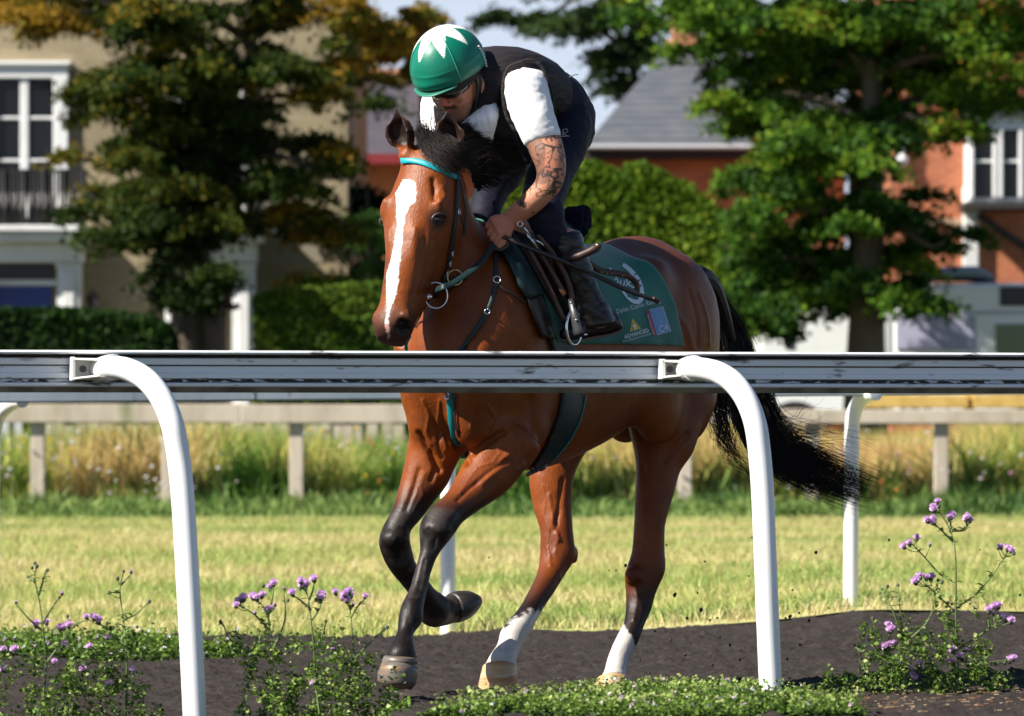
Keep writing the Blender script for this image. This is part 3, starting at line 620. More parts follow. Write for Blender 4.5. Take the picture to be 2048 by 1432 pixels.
link('body', bm_, M_skin, rider)
def cloth(rings_list, name, mt, voxel=.006, wr=(.005, 16), seed=0, sm=5, extra=None, stretch=(1, 1, 1), parent=None, mask=None, paint=None):
    mb = MB()
    for r_ in rings_list: mb.loft(r_, n=24, k=4, cap=.25)
    if extra: extra(mb)
    me = remeshed(mb, name, voxel, smooth=sm); v = verts_np(me).astype(np.float64); nn = np.empty(len(v) * 3, dtype=np.float32); me.vertices.foreach_get('normal', nn); nn = nn.reshape(-1, 3)
    f_ = 1 - 2 * np.abs(fbm(v * np.array(stretch), wr[1], seed, 3) - .5); v = v + nn * ((f_ - .8) * wr[0])[:, None]
    me.vertices.foreach_set('co', v.astype(np.float32).ravel()); me.update()
    if paint is not None: set_cols(me, paint(v, nn))
    return link(name, me, mt, parent or rider)
M_white = mat('white_cotton', (.80, .80, .83), rough=.75, sheen=.2, bump=(220, .12, .002))
M_vest = mat('black_vest', (.016, .012, .014), rough=.7, spec=.3, bump=(28, .9, .012), stretch=(.4, .4, 2.2))
M_navy = mat('navy_breeches', (.007, .007, .020), rough=.7, spec=.25, bump=(150, .25, .003))
M_boot = mat('boot_leather', (.009, .007, .007), rough=.36, spec=.45, noise=(30, (.018, .015, .014), .5, .8), bump=(45, .25, .004))
cloth([tr([(1024, 138, 1080, 140, 17.12, 1.0)]) + scaled(armL[1:5], 1.08)], 'sleeve', M_white, wr=(.008, 13), seed=3, stretch=(1, 1, 1.7))
cloth([scaled(armR[:5], 1.06)], 'sleeve', M_white, wr=(.008, 14), seed=5, stretch=(1, 1, 2))
cloth([[(HP(.325, 0, 2.02), lD * .08, UP * .07), (HP(.26, 0, 1.98), lD * .15, UP * .085)][::-1]], 'collar', M_white, wr=(.004, 18), seed=7)
CR_ = [(W(980, 172, 17.15), Vector((.008, 0, 0)), Vector((0, .01, .0)), 2), (W(980, 202, 17.10), Vector((.020, -.01, 0)), Vector((0, .02, 0)), 2), (W(972, 226, 17.08), Vector((.045, -.02, 0)), Vector((0, .03, 0)), 2), (W(958, 248, 17.08), Vector((.062, -.02, 0)), Vector((0, .03, 0)), 2), (W(954, 290, 17.12), Vector((.055, -.02, 0)), Vector((0, .02, 0)), 2)]
cloth([CR_], 'collar', M_white, voxel=.004, wr=(.008, 24), seed=21, sm=3, stretch=(1.6, 1, .7))
cloth([[(W(1112, 172, 17.58), lD * .065, UP * .035), (W(1122, 196, 17.60), lD * .07, UP * .04)]], 'shirt_tail', M_white, wr=(.006, 20), seed=9)
def vx(mb):
    mb.loft(scaled([(HP(.33, 0, 2.03), lD * .14, UP * .08), (HP(.27, 0, 1.93), lD * .155, UP * .02 + hD * .07), (HP(.22, 0, 1.85), lD * .15, UP * .02 + hD * .09), (HP(.15, 0, 1.78), lD * .13, UP * .02 + hD * .08)], 1), n=24, k=3, cap=.4)
cloth([scaled(torso, 1.04)], 'body_protector_vest', M_vest, wr=(.006, 9), seed=11, extra=vx)
# vest: armhole piping, quilting ridges, side lacing
vt = MB()
arm_c = [(1010, 118), (1003, 150), (1002, 190), (1008, 225), (1024, 262)]
vt.tube([W(x, y, 17.02) for x, y in [(1040, 125), (1060, 120), (1082, 130), (1096, 160), (1104, 195), (1108, 225)]], .007, n=8)
vt.tube([W(x, y, 17.03) for x, y in [(1040, 125), (1018, 135), (1008, 160), (1006, 195), (1012, 230), (1030, 262)]], .007, n=8)
for (x, y) in [(1092, 155), (1099, 166), (1106, 177), (1111, 189)]: vt.tube([W(x - 3, y + 2, 17.05), W(x + 8, y - 3, 17.10), W(x + 20, y - 2, 17.17)], .004, n=6)
vt.build('vest_lacing', M_vest, rider, True)
cd = MB(); cd.tube([W(1132, 158, 17.4), W(1140, 154, 17.38), W(1148, 150, 17.38), W(1156, 149, 17.38)], .0018, n=6); cd.build('vest_cord', mat('cord', (.10, .16, .18), .6), rider, True)
def brx(mb):
    mb.loft(pelvis, n=24, k=3, cap=.4)
cloth([scaled(thighL[:8], 1.0), scaled(thighR[:6], 1.0)], 'breeches', M_navy, wr=(.010, 10), seed=13, extra=brx, stretch=(1, 1, 1.6))
lg = MB()
def flat(mb, pts, D, r=.0016): mb.tube([W(x, y, D) for x, y in pts], r, n=6, k=2)
M_grey = mat('grey_print', (.45, .45, .5), .6)
flat(lg, [(1125, 260), (1134, 258), (1135, 264), (1127, 266), (1135, 272)], 17.28); flat(lg, [(1126, 259), (1126, 272)], 17.28); flat(lg, [(1122, 273), (1138, 272)], 17.28)
lg.build('breeches_emblem', M_grey, rider)
def foot(mb):
    mb.loft(tr([(1240, 640, 1240, 660, 17.22, 1.3), (1228, 622, 1230, 664, 17.21, .95), (1208, 618, 1208, 670, 17.19, .8), (1180, 626, 1181, 674, 17.16, .85), (1155, 640, 1156, 678, 17.12, 1.0), (1134, 652, 1135, 680, 17.09, 1.25), (1124, 660, 1124, 678, 17.08, 1.3)]), n=20, k=4, cap=.4)
def folds(v, nn): return None
bt = cloth([shinL], 'boot', M_boot, voxel=.005, wr=(.009, 13), seed=17, extra=foot, stretch=(.6, .6, 2.4), sm=4)
cloth([shinR, scaled(tr([(1050, 655, 1056, 640, 17.95, 1), (1020, 650, 1020, 680, 17.85, 1), (990, 665, 990, 690, 17.78, 1)]), 1)], 'boot', M_boot, voxel=.007, wr=(.008, 13), seed=19)
so_ = MB(); so_.tube([W(1240, 662, 17.2), W(1215, 670, 17.18), W(1180, 676, 17.14), W(1150, 682, 17.10), W(1128, 681, 17.07)], .012, n=10, flat=.35, up=(0, 0, 1)); so_.build('boot_sole', mat('sole', (.16, .10, .06), .7), rider)
# helmet
hc_ = W(897, 132, 17.08); NN, MM = 160, 100; vs = []; cs = []
GREEN = (.0, .155, .098)
for i in range(MM + 1):
    th = math.radians(99) * i / MM
    for j in range(NN):
        a = 2 * math.pi * j / NN
        e_ = sh_ * math.sin(th) * math.sin(a) * .124 + fh * math.sin(th) * math.cos(a) * .147 + uh * math.cos(th) * .142
        wv = 1 + .010 * math.sin(th * 9 + 3 * math.sin(a * 2)) * max(0, math.sin(th)) ** 4 * (i / MM) ** 3
        bead = .018 * math.exp(-((i / MM - .93) / .05) ** 2) + .008 * math.exp(-((i / MM - .80) / .02) ** 2)
        vs.append(hc_ + e_ * (wv + bead))
        tt = th / math.radians(1); sa = a * 7 / (2 * math.pi) + .20; sp = abs((sa % 1) - .5) * 2
        R_ = 25 + 33 * sp ** 1.35; cs.append((.86, .85, .82) if tt < R_ + .6 else GREEN)
fs = [(i * NN + j, (i + 1) * NN + j, (i + 1) * NN + (j + 1) % NN, i * NN + (j + 1) % NN) for i in range(MM) for j in range(NN)]
M_silk = mat('helmet_silk', attr=True, rough=.42, spec=.4, bump=(14, .35, .01))
hel = np_mesh('helmet', vs, np.array(fs), M_silk, cols=np.array(cs), smooth=True, parent=rider)
ln = MB(); ln.ell(hc_ - uh * .01, sh_ * .117, fh * .140, uh * .085); ln.build('helmet_lining', mat('lining', (.012, .012, .012), .8), rider, True)
pk_ = MB(); pk_.loft([(hc_ + fh * .105 - uh * .030 - sh_ * .085, fh * .012, uh * .004), (hc_ + fh * .132 - uh * .034 - sh_ * .04, fh * .022, uh * .005), (hc_ + fh * .138 - uh * .036, fh * .026, uh * .005), (hc_ + fh * .132 - uh * .034 + sh_ * .04, fh * .022, uh * .005), (hc_ + fh * .105 - uh * .030 + sh_ * .085, fh * .012, uh * .004)], n=12, k=4)
pk_.build('helmet_peak', mat('silk_green', GREEN, .4, sheen=.3), rider, True)
sm_ = MB()
def help(th, a, off=1.012): th = math.radians(th); return hc_ + (sh_ * math.sin(th) * math.sin(a) * .124 + fh * math.sin(th) * math.cos(a) * .147 + uh * math.cos(th) * .142) * off
sm_.tube([help(t, .95) for t in range(20, 108, 8)], .0016, n=6); sm_.tube([help(t, -.75) for t in range(20, 108, 8)], .0016, n=6)
sm_.build('helmet_seam', mat('silk_seam', (.05, .36, .25), .45), rider, True)
lt = MB()
for k in range(10): q = help(72 + k * 3.4, 1.93, 1.03); lt.ell(q, (.004, 0, 0), (0, .003, 0), (0, 0, .003), 8, 6)
lt.build('helmet_lettering', mat('helmet_print', (.75, .75, .75), .5), rider, True)
gg = MB(); gg.loft([(HF(-.072, .045, -.002), uh * .010, fh * .012), (HF(-.045, .088, -.004), uh * .020, fh * .014), (HF(0, .106, -.002), uh * .017, fh * .012), (HF(.045, .088, -.004), uh * .020, fh * .014), (HF(.072, .045, -.002), uh * .010, fh * .012)], n=14, k=5)
gg.tube([HF(-.074, .045, 0), HF(-.082, 0, .002)], .004); gg.tube([HF(.074, .045, 0), HF(.082, 0, .002)], .004)
gg.build('goggles', mat('goggles', (.006, .006, .007), .12, spec=.8, coat=.6), rider, True)
cs_ = MB(); cs_.tube([HF(.083, -.01, .03), HF(.086, .0, -.02), HF(.074, .015, -.065), HF(.045, .03, -.112), HF(.0, .035, -.130), HF(-.045, .03, -.112), HF(-.074, .015, -.065), HF(-.086, 0, -.02)], [.016, .018, .014, .009, .008, .009, .012, .014], n=10, flat=.35, up=sh_)
cs_.ell(HF(.088, -.022, -.02), sh_ * .010, fh * .022, uh * .035)
cs_.build('chin_strap', mat('strap_black', (.008, .008, .009), .45), rider, True)
# ================================================================== TACK
M_green = mat('green_cloth', (.0, .16, .112), rough=.75, sheen=.3, bump=(180, .35, .003), noise=(6, (.0, .075, .052), .35, .7))
M_teal = mat('teal_webbing', (.0, .21, .24), rough=.5, bump=(200, .3, .002))
M_dgreen = mat('dark_green_webbing', (.002, .018, .019), rough=.55, bump=(200, .3, .002))
M_leather = mat('dark_leather', (.020, .012, .009), rough=.42, spec=.5, bump=(60, .3, .003), noise=(22, (.045, .024, .015), .5, .8))
M_brown = mat('brown_leather', (.075, .028, .014), rough=.45, noise=(25, (.03, .012, .008), .4, .7), bump=(60, .3, .003))
M_steel = mat('steel_fittings', (.75, .75, .78), rough=.22, metal=1)
M_brass = mat('brass_fittings', (.75, .55, .25), rough=.28, metal=1)
def solid(o, t): m = o.modifiers.new('thick', 'SOLIDIFY'); m.thickness = t; m.offset = 0; return o
def patch(name, left, right, nu, nv, off, mt, parent, tree=None, th=.006, fallback=None):
    """cloth or leather piece lying on the horse between two traced borders"""
    def samp(pl, t):
        d = [0]
        for i in range(len(pl) - 1): d.append(d[-1] + math.dist(pl[i], pl[i + 1]))
        x = t * d[-1]
        for i in range(len(pl) - 1):
            if x <= d[i + 1] + 1e-9: f = (x - d[i]) / max(d[i + 1] - d[i], 1e-9); return (pl[i][0] + (pl[i + 1][0] - pl[i][0]) * f, pl[i][1] + (pl[i + 1][1] - pl[i][1]) * f)
        return pl[-1]
    vs = []; last = None; offs = off if callable(off) else (lambda s, t: off)
    for i in range(nu + 1):
        a = samp(left, i / nu); b = samp(right, i / nu)
        for j in range(nv + 1):
            f = j / nv; x, y = a[0] + (b[0] - a[0]) * f, a[1] + (b[1] - a[1]) * f
            c = cast(x, y, offs(i / nu, f), tree)
            if c is None or (last is not None and abs(c[0].y - last.y) > .35): p = W(x, y, last.y if last is not None else 17.2)
            else: p = c[0]
            last = p; vs.append(p)
        last = vs[-(nv + 1)]
    fs = [(i * (nv + 1) + j, i * (nv + 1) + j + 1, (i + 1) * (nv + 1) + j + 1, (i + 1) * (nv + 1) + j) for i in range(nu) for j in range(nv)]
    o = np_mesh(name, [tuple(v) for v in vs], np.array(fs), mt, smooth=True, parent=parent); return solid(o, th)
def strap(mb, pts, wpx, off=.006, tree=None, th=.3, sm=True, n=8):
    """flat strap following the surface under traced points ; wpx = width in photo pixels"""
    P = []; Nn = []
    dense = []
    for i in range(len(pts) - 1):
        m = max(1, int(math.dist(pts[i], pts[i + 1]) / 12))
        for k in range(m): dense.append((pts[i][0] + (pts[i + 1][0] - pts[i][0]) * k / m, pts[i][1] + (pts[i + 1][1] - pts[i][1]) * k / m))
    dense.append(pts[-1])
    for (x, y) in dense:
        c = cast(x, y, off, tree)
        if c is None: continue
        P.append(c[0]); Nn.append(c[1])
    for _ in range(2): P = [P[0]] + [(P[i - 1] + P[i] * 2 + P[i + 1]) / 4 for i in range(1, len(P) - 1)] + [P[-1]]
    rings = []
    for i, p in enumerate(P):
        t = (P[min(i + 1, len(P) - 1)] - P[max(i - 1, 0)]).normalized(); nn = (Nn[i] - t * Nn[i].dot(t)).normalized(); a = t.cross(nn)
        w_ = wpx / 2 / F * p.y; rings.append((p, a * w_, nn * max(w_ * th, .0022), 3.5))
    mb.loft(rings, n=n, k=1, cap=.3); return P
def ring(mb, c, r, rad, nrm_, n=24, sx=1.0, ax=None):
    c = Vector(c); nrm_ = Vector(nrm_).normalized(); a = (ax or UP) - nrm_ * (ax or UP).dot(nrm_); a.normalize(); b = nrm_.cross(a)
    pts = [c + a * math.cos(2 * math.pi * i / n) * r + b * math.sin(2 * math.pi * i / n) * r * sx for i in range(n + 1)]
    mb.tube(pts, rad, n=6, k=1, cap=0)
# --- saddle cloth wrapped over the back: borders traced on the near flank, mirrored to the far one
cloth_t = thing('saddle_cloth', 'dark green racing saddle cloth with white horseshoe crest and sponsor logos', 'saddle cloth', HP(-.4, 0, 1.5))
def uph(px, py):
    c = cast(px, py)
    if c is None: return None
    u, v, z = toL(c[0]); return (math.degrees(math.atan2(z - 1.15, v)), u)
rear = [q for q in (uph(x, y) for x, y in [(1363, 692), (1352, 650), (1335, 590), (1310, 547), (1270, 525), (1232, 506), (1200, 494)]) if q]
frnt = [q for q in (uph(x, y) for x, y in [(1120, 700), (1082, 640), (1060, 600), (1040, 560), (1018, 525), (1003, 500), (998, 486)]) if q]
rear.sort(); frnt.sort()
rear.append((96, rear[-1][1] + .02)); frnt.append((96, frnt[-1][1] - .02))
phmin = max(rear[0][0], frnt[0][0], -10)
def itp(tab, x):
    if x <= tab[0][0]: return tab[0][1]
    for i in range(len(tab) - 1):
        if x <= tab[i + 1][0]: f = (x - tab[i][0]) / max(1e-6, tab[i + 1][0] - tab[i][0]); return tab[i][1] + (tab[i + 1][1] - tab[i][1]) * f
    return tab[-1][1]
NPH, NUU = 90, 60; vs = []
for i in range(NPH + 1):
    ph = phmin + (180 - 2 * phmin) * i / NPH; phs = min(ph, 180 - ph); ur, uf = itp(rear, phs), itp(frnt, phs)
    for j in range(NUU + 1):
        u = ur + (uf - ur) * j / NUU; a = math.radians(ph); d = lD * math.cos(a) + UP * math.sin(a)
        c = HP(u, 0, 1.15); h = bvh.ray_cast(c + d * 1.2, -d)
        off = .014 + .004 * math.sin(u * 38 + ph * .05) * max(0, 1 - phs / 70)
        vs.append((h[0] if h[0] is not None else c + d * .3) + d * off)
fs = [(i * (NUU + 1) + j, i * (NUU + 1) + j + 1, (i + 1) * (NUU + 1) + j + 1, (i + 1) * (NUU + 1) + j) for i in range(NPH) for j in range(NUU)]
VC = np.array([tuple(v) for v in vs]); G_ = VC.reshape(NPH + 1, NUU + 1, 3)
for _ in range(6): G_[1:-1, 1:-1] = (G_[1:-1, 1:-1] * 2 + G_[:-2, 1:-1] + G_[2:, 1:-1] + G_[1:-1, :-2] + G_[1:-1, 2:]) / 6
VC = G_.reshape(-1, 3)
cl = np_mesh('cloth', VC, np.array(fs), M_green, smooth=True, parent=cloth_t); solid(cl, .006)
cb = bmesh.new(); cb.from_mesh(cl.data); ctree = BVHTree.FromBMesh(cb); cb.free()
print('rear', rear, 'frnt', frnt)
def oncloth(px, py, off):
    c = cast(px, py, off, ctree); return c[0] if c else W(px, py, 17.6)
def marks(name, polys, mt, off=.0055, parent=None):
    """flat printed shapes: list of (vertices in traced pixels, faces)"""
    vs = []; fs = []
    for (v, f) in polys:
        b = len(vs); vs += [tuple(oncloth(x, y, off)) for x, y in v]; fs += [tuple(i + b for i in q) for q in f]
    me = bpy.data.meshes.new(name); me.from_pydata(vs, [], fs); me.update(); return link(name, me, mt, parent or cloth_t)
def quadgrid(a, b, c, d, n, m):
    v = []; 
    for i in range(n + 1):
        for j in range(m + 1):
            s, t = i / n, j / m; v.append(tuple((a[k] * (1 - s) + b[k] * s) * (1 - t) + (d[k] * (1 - s) + c[k] * s) * t for k in (0, 1)))
    return v, [(i * (m + 1) + j, (i + 1) * (m + 1) + j, (i + 1) * (m + 1) + j + 1, i * (m + 1) + j + 1) for i in range(n) for j in range(m)]
def ribbon(pts, wd):
    """wd: list of widths"""
    v = []; n = len(pts)
    for i, (x, y) in enumerate(pts):
        x0, y0 = pts[max(i - 1, 0)]; x1, y1 = pts[min(i + 1, n - 1)]; dx, dy = x1 - x0, y1 - y0; L = math.hypot(dx, dy) or 1
        v += [(x - dy / L * wd[i] / 2, y + dx / L * wd[i] / 2), (x + dy / L * wd[i] / 2, y - dx / L * wd[i] / 2)]
    return v, [(2 * i, 2 * i + 1, 2 * i + 3, 2 * i + 2) for i in range(n - 1)]
def text2d(s, x0, y0, x1, y1, size, italic=0, sub=1, stretch=None):
    """text laid from (x0,y0) to (x1,y1) (baseline, traced pixels)"""
    cu = bpy.data.curves.new('t', 'FONT'); cu.body = s; cu.size = 1; cu.shear = italic; cu.resolution_u = 3
    o = bpy.data.objects.new('t', cu); COL.objects.link(o); dg = bpy.context.evaluated_depsgraph_get(); me = bpy.data.meshes.new_from_object(o.evaluated_get(dg))
    bpy.data.objects.remove(o)
    v = [tuple(q.co[:2]) for q in me.vertices]; f = [tuple(p.vertices) for p in me.polygons]; bpy.data.meshes.remove(me)
    xs = [q[0] for q in v]; w_ = max(xs) - min(xs); m0 = min(xs); L = math.hypot(x1 - x0, y1 - y0); ex = ((x1 - x0) / L, (y1 - y0) / L); ey = (ex[1], -ex[0]); k = L / w_
    out = [(x0 + (a - m0) * k * ex[0] + b * size * ey[0], y0 + (a - m0) * k * ex[1] + b * size * ey[1]) for a, b in v]; return out, f
M_print = mat('white_print', (.62, .68, .72), .6); M_pale = mat('pale_blue_print', (.13, .28, .52), .6); M_red = mat('red_print', (.42, .012, .05), .6); M_yel = mat('yellow_print', (.60, .42, .015), .6); M_dk = mat('dark_print', (.005, .03, .03), .6)
shoe = [(1244, 531), (1256, 540), (1268, 553), (1277, 570), (1281, 590), (1277, 603), (1266, 604), (1254, 597), (1243, 583)]
def smooth_path(p, k=4):
    o = []
    for i in range(len(p) - 1):
        q = [p[max(i - 1, 0)], p[i], p[i + 1], p[min(i + 2, len(p) - 1)]]
        for j in range(k):
            t = j / k; o.append(tuple(.5 * (2 * q[1][c] + (q[2][c] - q[0][c]) * t + (2 * q[0][c] - 5 * q[1][c] + 4 * q[2][c] - q[3][c]) * t * t + (3 * q[1][c] - q[0][c] - 3 * q[2][c] + q[3][c]) * t ** 3) for c in (0, 1)))
    return o + [p[-1]]
sp_ = smooth_path(shoe); wdl = [5 + 6 * math.sin(math.pi * min(1, (i + 4) / len(sp_))) for i in range(len(sp_))]
marks('horseshoe_crest', [ribbon(sp_, wdl), ribbon([(1218, 538), (1221, 544), (1226, 548), (1231, 556)], [4, 6, 5, 2]), ribbon(smooth_path([(1229, 548), (1236, 551), (1243, 549), (1249, 553)]), [2.5] * 13)], M_print)
marks('crest_monogram', [ribbon(smooth_path([(1226, 561), (1231, 559), (1234, 564), (1230, 569)]), [2.6] * 13), ribbon(smooth_path([(1240, 562), (1238, 571), (1245, 572), (1247, 563)]), [2.6] * 13), ribbon(smooth_path([(1250, 573), (1257, 566), (1259, 560), (1252, 558), (1252, 566), (1260, 574), (1268, 576), (1271, 570)]), [3] * 29)], M_print)
for x, y in [(1269, 551), (1275, 563), (1279, 573), (1254, 594)]: marks('nail_hole', [quadgrid((x - 1.5, y - 2), (x + 1.5, y - 2), (x + 1.5, y + 2), (x - 1.5, y + 2), 1, 1)], M_dk, off=.0075)
marks('lettering', [text2d('Dylan Cunha Racing', 1232, 628, 1318, 605, 13)], M_print)
marks('lettering', [text2d('ADVANCED', 1247, 678, 1295, 664, 11), text2d('ADVANCED', 1247.6, 678.2, 1295.6, 664.2, 11), text2d('ACCESS PLATFORMS', 1244, 685.5, 1300, 670, 6)], M_print)
marks('warning_triangle', [([(1262, 637), (1257, 664), (1279.5, 657.5)], [(0, 1, 2)])], M_yel)
marks('arrow_emblem', [([(1264.5, 648), (1260.5, 655), (1264, 654.5), (1265, 661.5), (1268, 660.5), (1266.5, 653.5), (1269.5, 652.5)], [(0, 1, 2, 6), (2, 3, 4, 5, 6)])], M_print, off=.0075)
marks('sponsor_panel', [quadgrid((1296, 621), (1322, 614), (1338, 663), (1311, 670), 4, 6)], M_pale)
marks('sponsor_strip', [quadgrid((1290, 623), (1295.5, 621.3), (1310.5, 670.2), (1304.5, 672), 1, 6)], M_red)
marks('panel_border', [ribbon([(1295.7, 621.2), (1322, 614), (1338, 663), (1310.8, 670)], [1.3] * 4)], M_print, off=.007)
marks('lettering', [text2d('C4', 1316, 665.5, 1334, 660.5, 19)], M_print, off=.007)
marks('lettering', [text2d('BLOODSTOCK', 1294, 630, 1306, 669, -5.5)], M_print, off=.007)
# front pad, billets, girth
pad = thing('saddle_pad', 'dark green saddle pad showing in front of the saddle cloth', 'saddle pad', HP(.1, .2, 1.4))
patch('pad', [(988, 497), (1010, 530), (1030, 575), (1046, 600)], [(1010, 480), (1035, 515), (1060, 560), (1076, 592)], 16, 6, lambda s, t: .022 + .010 * math.sin(t * math.pi), M_dgreen, pad, th=.012)
patch('pad_edge', [(1046, 600), (1060, 640), (1076, 676)], [(1074, 588), (1090, 640), (1098, 678)], 10, 6, lambda s, t: .018 + .006 * math.sin(t * math.pi), M_leather, pad, th=.010)
girth = thing('girth', 'dark green webbing girth strapped round the belly behind the elbow', 'girth', HP(.05, .2, .9))
patch('girth_band', [(1092, 670), (1112, 740), (1121, 785), (1113, 830), (1094, 880), (1072, 920), (1058, 938)], [(1140, 690), (1162, 740), (1164, 785), (1155, 835), (1132, 880), (1098, 918), (1068, 944)], 40, 8, .010, M_dgreen, girth, th=.008)
gb = MB(); strap(gb, [(1164, 790), (1156, 833), (1133, 879), (1100, 917)], 4, .016); gb.build('girth_edging', M_teal, girth, True)
gb = MB(); gb.tube([W(1092, 928, 17.05), W(1085, 934, 17.02), W(1066, 944, 17.0), W(1052, 950, 16.98)], .007, n=8, flat=.5, up=(0, -1, .3)); gb.tube([W(1090, 936, 17.05), W(1080, 940, 17.03), W(1066, 935, 17.1)], .005, n=8)
gb.build('girth_buckle_strap', M_leather, girth, True)
# breast strap between the forelegs (running martingale body)
mart = thing('martingale', 'teal martingale strap running down the chest between the forelegs', 'harness', HP(.4, 0, 1.1))
mb = MB(); strap(mb, [(893, 700), (897, 740), (901, 785), (903, 830), (908, 870), (917, 895), (928, 912)], 15, .008); mb.build('breast_strap', M_teal, mart, True)
mb = MB(); strap(mb, [(912, 787), (913, 830), (918, 868), (928, 893)], 5, .009); mb.build('strap_lining', M_leather, mart, True)
mb = MB(); strap(mb, [(990, 495), (990, 530), (993, 562), (985, 600), (966, 640), (948, 670), (922, 702), (905, 740), (899, 785)], 9, .012); mb.build('neck_strap', M_dgreen, mart, True)
for (x, y, o_, R_, t_r) in [(993, 563, .02, .012, .0022), (974, 625, .018, .009, .002), (898, 788, .014, .014, .003)]:
    mb = MB(); c = cast(x, y, o_); ring(mb, c[0], R_, t_r, c[1]); mb.build('strap_ring', M_steel, mart, True)
mb = MB(); mb.tube([cast(994, 568, .014)[0], cast(1005, 580, .016)[0], cast(1022, 592, .018)[0], cast(1043, 608, .02)[0]], .004, n=6, flat=.5, up=(0, -1, 0)); mb.build('strap_end', M_leather, mart, True)
mb = MB(); mb.tube([W(820, 672, 16.85), W(812, 690, 16.86), W(816, 712, 16.88)], .006, n=6, flat=.5, up=(0, -1, 0)); mb.build('loose_strap', M_teal, mart, True)
# bridle
brd = thing('bridle', 'dark green bridle with turquoise browband, steel bit rings and reins', 'bridle', HP(.6, .1, 1.6))
mb = MB(); strap(mb, [(793, 326), (805, 321), (822, 320), (840, 323), (858, 330), (880, 341), (900, 350), (914, 356)], 12, .008, th=.25); mb.build('browband', mat('turquoise_webbing', (.0, .34, .42), .45), brd, True)
mb = MB()
strap(mb, [(914, 330), (913, 356), (911, 400), (908, 440), (903, 480), (897, 510), (889, 545)], 10, .008)
strap(mb, [(916, 356), (924, 400), (930, 430), (925, 470)], 6, .008)
strap(mb, [(889, 545), (880, 568), (868, 590)], 13, .010); mb.build('cheekpiece', M_dgreen, brd, True)
mb = MB(); strap(mb, [(868, 578), (892, 574), (912, 566), (930, 552)], 18, .012); mb.build('noseband', M_dgreen, brd, True)
mb = MB(); strap(mb, [(860, 590), (850, 612), (842, 632), (832, 655)], 5, .006); mb.build('curb_strap', M_leather, brd, True)
mb = MB()
for (x, y, r, l) in [(911, 424, .010, 1), (899, 505, .009, 1), (894, 526, .009, 1), (888, 545, .010, 1), (892, 572, .011, 1)]:
    mb = MB(); c = cast(x, y, .014); ring(mb, c[0], r, .0018, c[1], 12, .6); mb.build('buckle', M_steel, brd, True)
mb = MB(); mb.tube([cast(913, 430, .014)[0], cast(917, 445, .016)[0], cast(921, 458, .016)[0]], .003, n=6); mb.build('strap_end', M_leather, brd, True)
mb = MB(); c = cast(862, 588, .018); bq = c[0] if c else W(862, 588, 16.75)
ring(mb, bq, .044, .0034, (hr * .75 + hf * .6), 32, 1.0); mb.tube([W(851, 595, bq.y - .01), W(856, 594, bq.y - .015), W(862, 593, bq.y - .01)], [.010, .011, .008], n=10)
mb.build('bit_ring', M_steel, brd, True)
mb = MB(); ring(mb, (cast(912, 556, .02) or [W(912, 556, 16.9)])[0], .026, .003, (hr * .5 + hf * .9), 28); mb.build('martingale_ring', M_brass, brd, True)
# reins run from the bit over the neck into the hand
rein = thing('reins', 'dark green reins running from the bit ring up to the jockey\'s hand', 'reins', HP(.4, .15, 1.5))
mb = MB(); mb.tube([W(868, 580, bq.y - .02), W(885, 574, 16.74), W(905, 566, 16.78), W(930, 550, 16.85), W(958, 528, 16.92), W(980, 500, 16.98), W(992, 478, 17.01), W(1004, 468, 17.02)], [.010, .012, .012, .0125, .013, .011, .009, .008], n=10, flat=.28, up=(-.3, -1, .35)); mb.build('rein_strap', M_dgreen, rein, True)
mb = MB(); mb.tube([W(1008, 470, 17.0), W(1016, 490, 17.0), W(1000, 500, 17.0), W(990, 490, 17.0), W(985, 470, 17.05)], .006, n=8, flat=.5, up=(0, -1, 0)); mb.build('rein_loop', M_leather, rein, True)
# saddle
sad = thing('saddle', 'small black racing saddle under the jockey with a fleece cover behind', 'saddle', HP(-.1, 0, 1.6))
def on_back(u, ph, off):
    a = math.radians(ph); d = lD * math.cos(a) + UP * math.sin(a); c = HP(u, 0, 1.15); h = bvh.ray_cast(c + d * 1.2, -d); return (h[0] if h[0] is not None else c + d * .4) + d * off
mb = MB()
rg = []
for (u, wd, hh) in [(.08, .05, .015), (.04, .085, .028), (-.02, .10, .035), (-.08, .11, .045), (-.2, .12, .06), (-.28, .10, .085), (-.33, .05, .07)]:
    c = on_back(u, 90, 0); rg.append((c + UP * hh * .45, lD * wd, UP * hh, 2.4))
mb.loft(rg, n=24, k=4, cap=.4); mb.build('seat', M_leather, sad, True)
patch('flap', [(1008, 470), (1040, 520), (1072, 580), (1110, 640), (1135, 672)], [(1070, 440), (1120, 480), (1150, 540), (1175, 600), (1190, 660)], 24, 10, lambda s, t: .030 + .010 * math.sin(t * math.pi), M_leather, sad, th=.008)
fl_ = MB(); r_ = np.random.default_rng(5)
fl_.ell(W(1148, 448, 17.62), (.055, 0, 0), (0, .10, 0), (0, 0, .062)); fl_.ell(W(1162, 438, 17.66), (.040, 0, 0), (0, .08, 0), (0, 0, .050)); fl_.ell(W(1140, 480, 17.55), (.045, 0, 0), (0, .09, 0), (0, 0, .05))
fm = remeshed(fl_, 'fleece_cover', .006, 2); v = verts_np(fm).astype(float); nn = np.empty(len(v) * 3, dtype=np.float32); fm.vertices.foreach_get('normal', nn); v = v + nn.reshape(-1, 3) * ((fbm(v, 45, 9, 3) - .5) * .020)[:, None]; fm.vertices.foreach_set('co', v.astype(np.float32).ravel()); fm.update()
link('fleece_cover', fm, mat('navy_fleece', (.006, .006, .017), .95, spec=.1, bump=(120, .9, .008)), sad)
